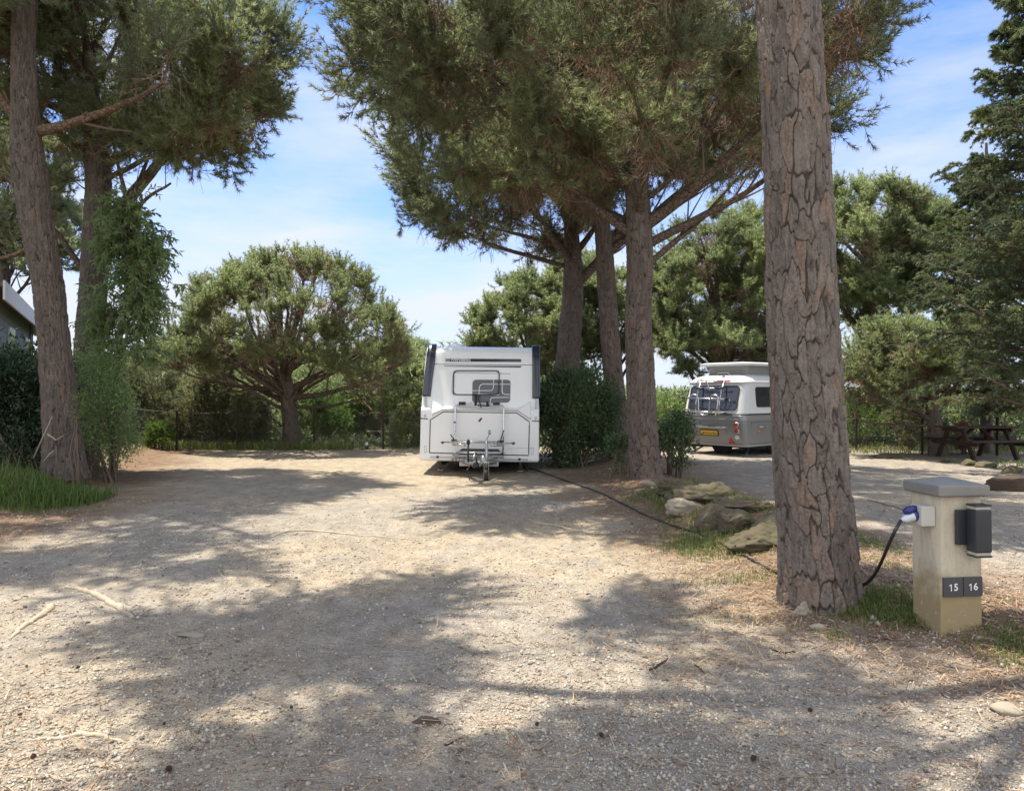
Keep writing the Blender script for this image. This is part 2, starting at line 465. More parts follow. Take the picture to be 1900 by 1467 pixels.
# ------------------------------------------------------------------ pine generator
def sample_lobes(lobes, n, rng, umin, zbias=0.0):
    w = np.array([l[3] * l[4] * (l[5] + l[6]) for l in lobes]); w = w / w.sum()
    k = rng.choice(len(lobes), n, p=w)
    L = np.array(lobes)[k]
    d = nrm(rng.normal(size=(n, 3)) + np.array([0, 0, zbias]))
    u = rng.uniform(umin ** 2, 1, (n, 1)) ** 0.5
    rz = np.where(d[:, 2] > 0, L[:, 5], L[:, 6])
    p = L[:, :3] + u * d * np.stack([L[:, 3], L[:, 4], rz], 1)
    return p, L[:, :3]

def pine(name, label, base, trunk, lobes, seed, nlimb=12, limb_z=(0.6, 1.0), limbs=(), n2=160, n3=1800, clumps=30, csig=0.5,
         umin=0.6, zbias=0.25, K=16, L=0.12, w=0.008, tpt=4, ndead=400, mat='needle', hi=None, barkm='bark_old', limbm='limb', limb_r=0.09,
         l3=(0.25, 0.65), group=None, cat='tree', dead_droop=0.2, rise=0.35, varshift=0.0, part_twigs=True):
    rng = np.random.default_rng(seed)
    base = np.asarray(base, float)
    root = thing(name, label, cat, base, group=group)
    tp = np.array(trunk, float)
    ends, cen = sample_lobes(lobes, 1, rng, 1, 0)
    # trunk
    if hi:
        V, q, at, c, r = bark_trunk(tp, hi[0], hi[1], seed, hi[2], hi[3], hi[4], hi[5])
        me = mk_mesh('trunk', V - base, [q], at)
    else:
        s = np.concatenate([[0], np.cumsum(np.linalg.norm(np.diff(tp[:, :3], axis=0), axis=1))])
        V, q, at, c, r = bark_trunk(tp, 20, 40, seed, 0.13, 0.25, 0.012, 0.25)
        me = mk_mesh('trunk', V - base, [q], at)
    link('trunk', me, M[barkm], root)
    zt = c[:, 2]
    # limbs
    paths, rads = [], []
    S1 = 16
    for (z0, mid, end, r0) in limbs:
        i = int(np.argmin(np.abs(zt - z0))); p0 = c[i]
        paths.append(bez(p0, mid, end, S1)); rads.append(np.linspace(r0, r0 * 0.28, S1))
    if nlimb:
        e, cn = sample_lobes(lobes, nlimb * 6, rng, 0.72, zbias)
        az = np.arctan2(e[:, 1] - c[-1][1], e[:, 0] - c[-1][0])
        pick = []
        for k in range(nlimb):
            a0 = -PI + 2 * PI * (k + rng.uniform(0, 1)) / nlimb
            da = np.abs((az - a0 + PI) % (2 * PI) - PI); da[pick] = 9
            pick.append(int(np.argmin(da)))
        zlo = zt[0] + (zt[-1] - zt[0]) * limb_z[0]; zhi = zt[0] + (zt[-1] - zt[0]) * limb_z[1]
        order = np.argsort(e[pick][:, 2])
        for rank, oi in enumerate(order):
            T = e[pick[oi]]
            z0 = zlo + (zhi - zlo) * (rank + rng.uniform(0, 0.6)) / nlimb
            i = int(np.argmin(np.abs(zt - z0))); p0 = c[i]; dv = T - p0
            mid = p0 + dv * np.array([0.55, 0.55, rise]) + rng.normal(size=3) * 0.12 * np.linalg.norm(dv) * np.array([1, 1, 0.5])
            paths.append(bez(p0, mid, T, S1)); r0 = min(limb_r * rng.uniform(0.7, 1.15), r[i] * 0.75)
            rads.append(np.linspace(1, 0.0, S1) ** 0.8 * r0 * 0.8 + r0 * 0.2)
    paths = np.array(paths); rads = np.array(rads)
    wig = np.cumsum(rng.normal(size=paths.shape) * 0.018, axis=1) * np.linspace(0, 1, S1)[None, :, None] * np.linalg.norm(paths[:, -1] - paths[:, 0], axis=1)[:, None, None] * 0.35
    paths = paths + wig
    for pth, rd in zip(paths, rads):
        V, q = tubes(pth[None], rd[None], 9)
        link('limb', mk_mesh('limb', V - base, [q]), M[limbm], root)
    # bare forks on the limbs
    nfk = len(paths) * 4
    kf = rng.integers(0, len(paths), nfk); sf = rng.integers(5, S1 - 1, nfk); f0 = paths[kf, sf]; ft_ = nrm(paths[kf, sf] - paths[kf, sf - 1])
    fl_ = np.linalg.norm(paths[kf, -1] - paths[kf, 0], axis=1)[:, None] * rng.uniform(0.18, 0.42, (nfk, 1))
    fd = nrm(ft_ * 0.8 + nrm(rng.normal(size=(nfk, 3))) * 0.75 + np.array([0, 0, 0.25])); fb_ = bez(f0, f0 + fd * fl_ * 0.55 + rng.normal(size=(nfk, 3)) * 0.05, f0 + fd * fl_ + np.array([0, 0, 0.18]) * fl_, 9)
    fr_ = (rads[kf, sf] * 0.45)[:, None] * np.linspace(1, 0.25, 9)[None]
    # level 2
    nodes = np.concatenate([paths[:, 4:].reshape(-1, 3), c[int(len(c) * 0.92):][::max(1, len(c) // 40)]])
    nt_ = nrm(np.gradient(paths, axis=1))[:, 4:].reshape(-1, 3)
    nt_ = np.concatenate([nt_, np.tile([[0, 0, 1.0]], (len(nodes) - len(nt_), 1))])
    nr = np.concatenate([rads[:, 4:].ravel(), np.full(len(nodes) - rads[:, 4:].size, r[-1])])
    nodes = np.concatenate([nodes, fb_[:, 2:].reshape(-1, 3)]); nt_ = np.concatenate([nt_, nrm(np.gradient(fb_, axis=1))[:, 2:].reshape(-1, 3)]); nr = np.concatenate([nr, fr_[:, 2:].ravel()])
    cc, ccn = sample_lobes(lobes, clumps, rng, umin, zbias)
    ci = rng.integers(0, clumps, n2)
    T = cc[ci] + rng.normal(size=(n2, 3)) * csig * np.array([1, 1, 0.6])
    cn2 = ccn[ci]; cvar = rng.uniform(0.1, 0.9, clumps)[ci]
    D = np.linalg.norm(T[:, None] - nodes[None], axis=2) + 0.7 * np.maximum(0, nodes[None, :, 2] - T[:, None, 2] + 0.1)
    j = D.argmin(1); p0 = nodes[j]; dv = T - p0; dl = np.linalg.norm(dv, axis=1, keepdims=True)
    mid = p0 + nt_[j] * 0.35 * dl + dv * 0.22 + rng.normal(size=(n2, 3)) * 0.08 * dl
    S2 = 9
    b2 = bez(p0, mid, T, S2) + rng.normal(size=(n2, S2, 3)) * 0.02
    b2[:, 0] = p0
    r2 = np.minimum(nr[j] * 0.7, 0.012 + 0.012 * dl[:, 0])[:, None] * np.linspace(1, 0.3, S2)[None]
    # level 3
    k2 = rng.integers(0, n2, n3); tt = rng.uniform(0.3, 1.0, n3) ** 0.7; si = np.minimum((tt * (S2 - 1)).astype(int), S2 - 2); fr = (tt * (S2 - 1) - si)[:, None]
    q0 = b2[k2, si] * (1 - fr) + b2[k2, si + 1] * fr
    tg = nrm(b2[k2, si + 1] - b2[k2, si]); outw = nrm(q0 - cn2[k2])
    dr = nrm(0.45 * tg + 0.75 * nrm(rng.normal(size=(n3, 3))) + 0.4 * outw + np.array([0, 0, 0.25]))
    ln = rng.uniform(l3[0], l3[1], (n3, 1))
    q2 = q0 + dr * ln + np.array([0, 0, 0.25]) * ln; q1 = q0 + dr * ln * 0.55 - np.array([0, 0, 0.05])
    S3 = 4
    b3 = bez(q0, q1, q2, S3); r3 = np.full((n3, 1), 0.0055) * np.linspace(1, 0.55, S3)[None] * (w / 0.008) ** 0.5
    V2, f2 = tubes(b2, r2, 5); V3, f3 = tubes(b3, r3, 3); V4, f4 = tubes(fb_, fr_, 5)
    Vt = np.concatenate([V2, V3, V4]); ft = np.concatenate([f2, f3 + len(V2), f4 + len(V2) + len(V3)])
    # tufts
    tv = np.linspace(0.35, 1.0, tpt)
    x = tv * (S3 - 1); xi = np.minimum(x.astype(int), S3 - 2); xf = (x - xi)[None, :, None]
    tp_ = b3[:, xi] * (1 - xf) + b3[:, xi + 1] * xf
    td = nrm(b3[:, xi + 1] - b3[:, xi]) + np.array([0, 0, 0.2])
    vr = np.clip(cvar[k2][:, None] * 0.65 + 0.35 * rng.uniform(0, 1, (n3, 1)) + varshift + 0.0 * tp_[..., 0], 0, 1) * np.ones((1, tpt))
    Vn, fn, an = tufts(tp_.reshape(-1, 3), td.reshape(-1, 3), K, L, w, rng, 0.85, vr.ravel())
    cr = link('crown', mk_mesh('crown', Vn - base, [fn], an, smooth=False), M[mat], root)
    if ndead:
        kd = rng.integers(0, n2, ndead); sd = rng.integers(1, S2 - 3, ndead)
        a0 = b2[kd, sd]; dd = nrm(rng.normal(size=(ndead, 3)) + np.array([0, 0, -dead_droop]))
        ll = rng.uniform(0.2, 0.55, (ndead, 1))
        a2 = a0 + dd * ll + np.array([0, 0, -dead_droop]) * ll * 0.6; a1 = a0 + nrm(dd + rng.normal(size=dd.shape) * 0.5) * ll * 0.6
        bd = bez(a0, a1, a2, 6) + rng.normal(size=(ndead, 6, 3)) * 0.012; bd[:, 0] = a0
        # forked side twiglets
        e0 = bd[:, 3]; e2 = e0 + nrm(dd + rng.normal(size=dd.shape) * 0.7) * ll * 0.5
        be = bez(e0, (e0 + e2) / 2 + rng.normal(size=dd.shape) * 0.03, e2, 4)
        Va, fa = tubes(bd, np.full((ndead, 1), 0.0065) * np.linspace(1, 0.4, 6)[None], 3)
        Vb, fb = tubes(be, np.full((ndead, 1), 0.005) * np.linspace(1, 0.5, 4)[None], 3)
        nf = len(ft); ft = np.concatenate([ft, fa + len(Vt), fb + len(Vt) + len(Va)]); Vt = np.concatenate([Vt, Va, Vb])
        mi = np.arange(len(ft)) >= nf
    else: mi = np.zeros(len(ft))
    link('twigs', mk_mesh('twigs', Vt - base, [ft], mat_idx=mi), [M['twig'], M['twig_dead']], cr)
    return root

def bush(name, label, base, lobes, n, L, w, mat, seed, group=None, clumps=40, csig=0.16, stems=10, upb=0.3, cat='shrub', umin=0.5, needle=False, K=12, spr=0.8, vs=0.0, zb=0.4):
    rng = np.random.default_rng(seed); base = np.asarray(base, float)
    root = thing(name, label, cat, base, group=group)
    cc, cn = sample_lobes(lobes, clumps, rng, umin, zb)
    k = rng.integers(0, clumps, n)
    p = cc[k] + rng.normal(size=(n, 3)) * csig
    out = nrm(p - cn[k])
    d = nrm(out * 0.6 + nrm(rng.normal(size=(n, 3))) * 0.9 + np.array([0, 0, upb]))
    cv = rng.uniform(0.0, 0.75, clumps)[k] + rng.uniform(0, 0.3, n) + vs
    gzv = ground(p[:, 0], p[:, 1]) + 0.02
    p[:, 2] = np.maximum(p[:, 2], gzv)
    if needle: V, f, a = tufts(p, d, K, L, w, rng, spr, np.clip(cv, 0, 1))
    else: V, f, a = leaves(p, d, nrm(rng.normal(size=(n, 3)) + np.array([0, 0, 1.2])), L, w, rng, cv)
    fo = link('foliage', mk_mesh('foliage', V - base, [f], a, smooth=False), M[mat] if isinstance(mat, str) else mat, root)
    if stems:
        kk = rng.integers(0, clumps, stems)
        b0 = base + rng.normal(size=(stems, 3)) * np.array([0.12, 0.12, 0]); T = cc[kk]
        b0[:, 2] = ground(b0[:, 0], b0[:, 1]) - 0.03
        bb = bez(b0, b0 * 0.55 + T * 0.45 + np.array([0, 0, 0.25]), T, 9) + rng.normal(size=(stems, 9, 3)) * 0.015
        rr = np.full((stems, 1), 0.022) * np.linspace(1, 0.25, 9)[None]
        Vs, fs = tubes(bb, rr, 5)
        # side twigs to every clump
        j = np.linalg.norm(cc[:, None] - bb[:, 3:].reshape(1, -1, 3), axis=2).argmin(1)
        s0 = bb[:, 3:].reshape(-1, 3)[j]
        bt = bez(s0, (s0 + cc) / 2 + rng.normal(size=cc.shape) * 0.06, cc, 5)
        Vt, ft = tubes(bt, np.full((clumps, 1), 0.008) * np.linspace(1, 0.5, 5)[None], 4)
        link('stems', mk_mesh('stems', np.concatenate([Vs, Vt]) - base, [np.concatenate([fs, ft + len(Vs)])]), M['twig'], root)
    return root
#@@SETTING

# ================================================================== world, sun, camera
CLOUD = (3.05, 3.25, 3.7); FILL_VEIL = (4.7, 4.9, 5.2); SKY_S = 0.15
def build_world():
    w = bpy.data.worlds.new('World'); SC.world = w; w.use_nodes = True
    nt = w.node_tree; N = NT(nt); bg = nt.nodes['Background']
    sky = N.n('TexSky'); sky.sky_type = 'NISHITA'; sky.sun_disc = False
    sky.sun_elevation = math.asin(SUN_DIR[2]); sky.sun_rotation = math.atan2(SUN_DIR[0], SUN_DIR[1])
    sky.air_density = 1.0; sky.dust_density = 0.4; sky.ozone_density = 2.5
    tc = N.n('TexCoord'); mp = N.n('Mapping'); mp.inputs['Scale'].default_value = (1.0, 1.0, 4.5); mp.inputs['Rotation'].default_value = (0.1, 0.30, 0.5)
    N.l(tc.outputs['Generated'], mp.inputs['Vector'])
    n1 = N.noise(mp.outputs[0], 1.9, 10, 0.60)
    cl = N.ramp(n1, [(0.42, 0.0), (0.66, 1.0)])
    sx = N.n('SeparateXYZ'); N.l(tc.outputs['Generated'], sx.inputs[0])
    low = N.ramp(sx.outputs[2], [(0.0, 0.85), (0.12, 0.55), (0.30, 0.10), (0.6, 0.0)])
    fac = N.math('ADD', N.math('MULTIPLY', cl, 0.62), low, True)
    tint = N.mix(1.0, sky.outputs[0], TINT, 'MULTIPLY')
    c = N.mix(fac, tint, CLOUD)
    # added bright cloud fill, unseen overhead and behind the camera, to lift shade
    fill_cov = N.math('ADD', N.math('ADD', N.math('MULTIPLY', sx.outputs[2], 0.36), N.math('MULTIPLY', sx.outputs[1], -0.95)), N.math('MULTIPLY', n1, 0.5))
    c = N.mix(N.ramp(fill_cov, [(0.10, 0.0), (0.75, 0.95)]), c, FILL_VEIL)
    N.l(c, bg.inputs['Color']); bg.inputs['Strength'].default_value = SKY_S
TINT = (0.41, 0.59, 0.95)
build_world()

sl = bpy.data.lights.new('sun', 'SUN'); sl.energy = 4.8; sl.angle = math.radians(0.55); sl.color = (1.0, 0.92, 0.77)
so = bpy.data.objects.new('sun', sl); COL.objects.link(so)
so.rotation_euler = Vector(SUN_DIR).to_track_quat('Z', 'Y').to_euler(); so.location = (0, 0, 30)
cam = bpy.data.cameras.new('camera'); co = bpy.data.objects.new('camera', cam); COL.objects.link(co); SC.camera = co
co.location = (0, 0, EYE); co.rotation_euler = (PI / 2, 0, 0)
cam.sensor_fit = 'HORIZONTAL'; cam.sensor_width = 36; cam.lens = 36 * F / 1900; cam.shift_y = -(733.5 - HZ) / 1900; cam.clip_end = 3000; cam.clip_start = 0.05
SC.view_settings.view_transform = 'Standard'; SC.view_settings.look = 'None'; SC.view_settings.exposure = 0.94; SC.view_settings.gamma = 1
SC.render.engine = 'CYCLES'
cy = SC.cycles
cy.use_adaptive_sampling = False; cy.max_bounces = 8; cy.diffuse_bounces = 6; cy.glossy_bounces = 3; cy.transmission_bounces = 4; cy.transparent_max_bounces = 8
cy.sample_clamp_indirect = 3; cy.caustics_reflective = False; cy.caustics_refractive = False
cy.use_denoising = True
try: cy.denoiser = 'OPENIMAGEDENOISE'; cy.denoising_prefilter = 'NONE'; cy.denoising_input_passes = 'RGB_ALBEDO_NORMAL'
except Exception: pass

# ================================================================== ground sheet
def build_ground():
    nx, ny = 620, 640
    t = np.linspace(-6.3, 6.3, nx); xs = 0.85 * np.sinh(t)
    u = np.linspace(0, 1, ny)
    ys = np.concatenate([[-40, -20, -10, -5, -2, 0, 1, 1.6], 2.0 + (np.exp(u * 5.4) - 1) / (math.exp(5.4) - 1) * 640])
    X, Y = np.meshgrid(xs, ys); Z = ground(X, Y, True)
    V = np.stack([X, Y, Z], -1).reshape(-1, 3); r, c = X.shape
    i, j = np.meshgrid(np.arange(r - 1), np.arange(c - 1), indexing='ij')
    q = np.stack([i * c + j, i * c + j + 1, (i + 1) * c + j + 1, (i + 1) * c + j], -1).reshape(-1, 4)
    n = fbm2(X * 0.9, Y * 0.9, 21); n2 = fbm2(X * 2.7, Y * 2.7, 22)
    wob = (n - 0.5) * 1.6 + (n2 - 0.5) * 0.7
    lit = sstep(-1.3, 0.5, left_edge(np.minimum(Y, 21)) - X + wob + 0.3)              # needle litter along the bank
    bd = seg_dist(X, Y, BERM)
    lit = np.maximum(lit, sstep(2.0, 0.6, bd + wob * 0.9) * 0.95)
    lit = np.maximum(lit, sstep(0.9, 0.2, np.hypot((X + 0.5) * 0.35, Y - 12.6) + wob) * 0.0)
    grey = sstep(0.38, 0.62, fbm2(X * 0.45 + 3, Y * 0.45, 31) * 0.7 + n2 * 0.3)
    grey = np.clip(grey + 0.35 * sstep(-0.5, -2.5, X) * (1 - sstep(6, 9, Y)), 0, 1)
    grey = np.where(X > np.interp(Y, BERM[::-1, 1], BERM[::-1, 0]) + 0.8, np.clip(grey * 0.7 + 0.5, 0, 1), grey)
    grey = grey * (1 - 0.8 * sstep(11, 16, Y) * sstep(1.2, 0.0, X))
    veg = sstep(0.0, 2.0, beyond(X, Y) + wob) + sstep(1.0, 2.2, left_edge(np.minimum(Y, 21)) - X + wob)
    veg = np.clip(veg, 0, 1)
    at = np.stack([lit, grey, veg], -1).reshape(-1, 3)
    m, nt, b = new_mat('gravel_ground'); N = NT(nt)
    a = N.n('Attribute', attribute_name='var'); sep = N.n('SeparateColor'); N.l(a.outputs['Color'], sep.inputs[0])
    v = N.coord('Object')
    v1 = N.vor(v, 34, 'F1', 'Color'); d1 = N.vor(v, 34, 'F1', 'Distance'); v2 = N.vor(v, 85, 'F1', 'Color'); d2 = N.vor(v, 85, 'F1', 'Distance')
    s1 = N.n('SeparateColor'); N.l(v1, s1.inputs[0]); s2 = N.n('SeparateColor'); N.l(v2, s2.inputs[0])
    nz = N.noise(v, 2.2, 6, 0.6); nf = N.noise(v, 160, 4, 0.7)
    tan = N.mix(nz, (0.44, 0.355, 0.245), (0.53, 0.445, 0.32)); gry = N.mix(nz, (0.325, 0.295, 0.26), (0.44, 0.405, 0.36))
    c = N.mix(sep.outputs[1], tan, gry)
    stone = N.ramp(s1.outputs[0], [(0.0, (0.25, 0.21, 0.17)), (0.3, (0.40, 0.335, 0.245)), (0.7, (0.51, 0.44, 0.335)), (1.0, (0.60, 0.54, 0.45))])
    pm = N.math('MULTIPLY', N.ramp(d1, [(0.30, 1.0), (0.42, 0.0)]), N.ramp(s1.outputs[1], [(0.35, 0.0), (0.5, 0.75)]))
    c = N.mix(pm, c, stone)
    c = N.mix(N.math('MULTIPLY', N.ramp(s2.outputs[0], [(0.5, 0.0), (0.9, 0.55)]), 1.0), c, (0.30, 0.255, 0.21))
    c = N.mix(N.ramp(nf, [(0.35, 0.35), (0.6, 0.0)]), c, (0.20, 0.165, 0.13))
    mm = N.noise(v, 0.9, 7, 0.7); m2 = N.noise(N.coord('Object', (1, 0.55, 1)), 5.5, 6, 0.75)
    c = N.mix(N.ramp(mm, [(0.40, 0.45), (0.56, 0.0)]), c, (0.25, 0.22, 0.185))
    c = N.mix(N.ramp(m2, [(0.36, 0.6), (0.52, 0.0)]), c, (0.22, 0.19, 0.155))
    c = N.mix(N.ramp(m2, [(0.54, 0.0), (0.70, 0.5)]), c, (0.60, 0.52, 0.40))
    # needle litter
    lv = N.coord('Object', (1, 1, 1)); l1 = N.noise(lv, 26, 8, 0.75); l2 = N.noise(lv, 5, 5, 0.6)
    lc = N.ramp(l1, [(0.3, (0.085, 0.052, 0.035)), (0.55, (0.215, 0.135, 0.085)), (0.75, (0.36, 0.24, 0.15))])
    lf = N.math('MULTIPLY', sep.outputs[0], N.ramp(N.math('ADD', l2, N.math('MULTIPLY', l1, 0.5)), [(0.45, 0.35), (0.85, 1.0)]))
    c = N.mix(lf, c, lc)
    vc = N.ramp(l1, [(0.3, (0.06, 0.055, 0.025)), (0.55, (0.13, 0.125, 0.05)), (0.75, (0.24, 0.21, 0.10))])
    c = N.mix(sep.outputs[2], c, vc)
    N.l(c, b.inputs['Base Color']); b.inputs['Roughness'].default_value = 0.95; b.inputs['Specular IOR Level'].default_value = 0.15
    h = N.math('SUBTRACT', N.math('MULTIPLY', nf, 0.4), N.math('ADD', N.math('MULTIPLY', d1, 0.9), N.math('MULTIPLY', d2, 0.5)))
    h = N.math('ADD', h, N.math('MULTIPLY', m2, 1.6)); N.bump(h, 0.95, 0.022, b)
    o = link('ground', mk_mesh('ground', V, [q], at), m); tag(o, None, None, kind='structure')
build_ground()

def build_gravel():
    """loose stones of the pitch surface"""
    rng = np.random.default_rng(5)
    n = 130000
    px = rng.uniform(-60, 1960, n); d = 1 / rng.uniform(1 / 11.5, 1 / 2.7, n)
    x = (px - 950) / F * d; y = d
    k = (left_edge(y) - x < 0.3) & (fbm2(x * 1.3, y * 1.3, 44) + 0.25 * rng.uniform(-1, 1, n) > 0.40)
    x, y = x[k], y[k]
    # broken stones along the berm and round the trunk
    bt = rng.integers(1, 6, 600); bu = rng.uniform(0, 1, (600, 1)); bp = BERM[bt] * (1 - bu) + BERM[bt + 1] * bu + rng.normal(size=(600, 2)) * 0.5
    nb_ = len(x); x = np.concatenate([x, bp[:, 0]]); y = np.concatenate([y, bp[:, 1]]); n = len(x)
    oc = np.array([(1, 0, 0), (-1, 0, 0), (0, 1, 0), (0, -1, 0), (0, 0, 1), (0, 0, -1), (.62, .62, .35), (-.62, .62, -.3), (.62, -.62, -.3), (-.62, -.62, .35)], float)
    # convex-ish pebble from an octahedron with jitter
    fo = np.array([(0, 2, 4), (2, 1, 4), (1, 3, 4), (3, 0, 4), (2, 0, 5), (1, 2, 5), (3, 1, 5), (0, 3, 5)])
    V = oc[:6][None] * rng.uniform(0.6, 1.2, (n, 6, 1)) + rng.normal(size=(n, 6, 3)) * 0.16
    sz = 0.0022 + 0.0030 * rng.gamma(1.3, 0.8, n) * (0.7 + y / 9)
    sz = np.minimum(sz * 0.85, 0.016); sz[nb_:] = 0.008 + 0.008 * rng.gamma(1.2, 0.8, n - nb_); sz = np.minimum(sz, 0.03)
    V = V * sz[:, None, None] * np.array([1.2, 1.0, 0.8])
    th = rng.uniform(0, 2 * PI, n); c, s = np.cos(th)[:, None], np.sin(th)[:, None]
    V = np.stack([V[..., 0] * c - V[..., 1] * s, V[..., 0] * s + V[..., 1] * c, V[..., 2]], -1)
    V = V + np.stack([x, y, ground(x, y, True) + sz * 0.18], -1)[:, None]
    Fi = (fo[None] + (np.arange(n) * 6)[:, None, None]).reshape(-1, 3)
    m, nt, b = new_mat('pebbles'); N = NT(nt)
    a = N.n('Attribute', attribute_name='var'); sep = N.n('SeparateColor'); N.l(a.outputs['Color'], sep.inputs[0])
    c = N.ramp(sep.outputs[0], [(0, (0.12, 0.10, 0.08)), (0.2, (0.26, 0.22, 0.175)), (0.55, (0.38, 0.325, 0.255)), (0.9, (0.46, 0.41, 0.335)), (1, (0.54, 0.50, 0.44))])
    N.l(c, b.inputs['Base Color']); b.inputs['Roughness'].default_value = 0.85
    o = link('gravel', mk_mesh('gravel', V.reshape(-1, 3), [Fi], np.repeat(rng.uniform(0, 1, n), 6), smooth=True), m)
    tag(o, 'loose pale gravel stones strewn over the pitch surface', 'gravel', kind='stuff')
build_gravel()

def build_litter():
    rng = np.random.default_rng(8)
    n = 60000
    px = rng.uniform(-40, 1940, n); d = 1 / rng.uniform(1 / 13.0, 1 / 2.8, n); x = (px - 950) / F * d; y = d
    wob = (fbm2(x * 1.1, y * 1.1, 71) - 0.5) * 2
    dens = np.maximum(sstep(-1.0, 0.3, left_edge(y) - x + wob), sstep(2.1, 0.5, seg_dist(x, y, BERM) + wob)) + 0.05
    k = rng.uniform(0, 1, n) < dens; x, y = x[k], y[k]; n = len(x)
    z = ground(x, y, True) + 0.008 + rng.uniform(0, 0.015, n)
    d = nrm(np.stack([rng.normal(size=n), rng.normal(size=n), rng.normal(size=n) * 0.12], -1))
    p = np.stack([x, y, z], -1); ln = rng.uniform(0.05, 0.13, (n, 1)); s = nrm(np.cross(d, np.array([0, 0, 1.0]))) * 0.0022
    V = np.stack([p - s, p + s, p + d * ln + s, p + d * ln - s], 1).reshape(-1, 3)
    q = np.arange(4 * n).reshape(-1, 4)
    m, nt, b = new_mat('dead_needles'); N = NT(nt); a = N.n('Attribute', attribute_name='var'); sep = N.n('SeparateColor'); N.l(a.outputs['Color'], sep.inputs[0])
    N.l(N.ramp(sep.outputs[0], [(0, (0.14, 0.08, 0.045)), (0.5, (0.30, 0.18, 0.10)), (1, (0.46, 0.34, 0.22))]), b.inputs['Base Color']); b.inputs['Roughness'].default_value = 0.8
    o = link('needle_litter', mk_mesh('needle_litter', V, [q], np.repeat(rng.uniform(0, 1, n), 4), smooth=False), m)
    tag(o, 'brown fallen pine needles matted along the verges', 'litter', kind='stuff')
build_litter()

def grass_patch(rng, pts, h, w):
    """pts (n,2) -> curved blades"""
    n = len(pts); x, y = pts[:, 0], pts[:, 1]
    p = np.stack([x, y, ground(x, y, True) - 0.01], -1)
    hh = h * rng.uniform(0.45, 1.2, (n, 1)); a = rng.uniform(0, 2 * PI, n); dirh = np.stack([np.cos(a), np.sin(a), 0 * a], -1)
    bend = rng.uniform(0.15, 0.9, (n, 1)); s = np.stack([-np.sin(a), np.cos(a), 0 * a], -1) * (w * rng.uniform(0.7, 1.3, (n, 1)) / 2)
    m_ = p + np.array([0, 0, 1.0]) * hh * 0.55 + dirh * bend * hh * 0.2; t = p + np.array([0, 0, 1.0]) * hh * (1 - 0.3 * bend) + dirh * bend * hh * 0.75
    V = np.stack([p - s, p + s, m_ + s * 0.8, m_ - s * 0.8, t], 1).reshape(-1, 3)
    i = np.arange(n)[:, None] * 5
    return V, i + np.array([[0, 1, 2, 3]]), i + np.array([[3, 2, 4]])

def scatter(rng, cx, cy, rx, ry, n, soft=True):
    if soft: p = rng.normal(size=(n, 2)) * 0.5
    else: p = rng.uniform(-1, 1, (n, 2))
    return p * np.array([rx, ry]) + np.array([cx, cy])

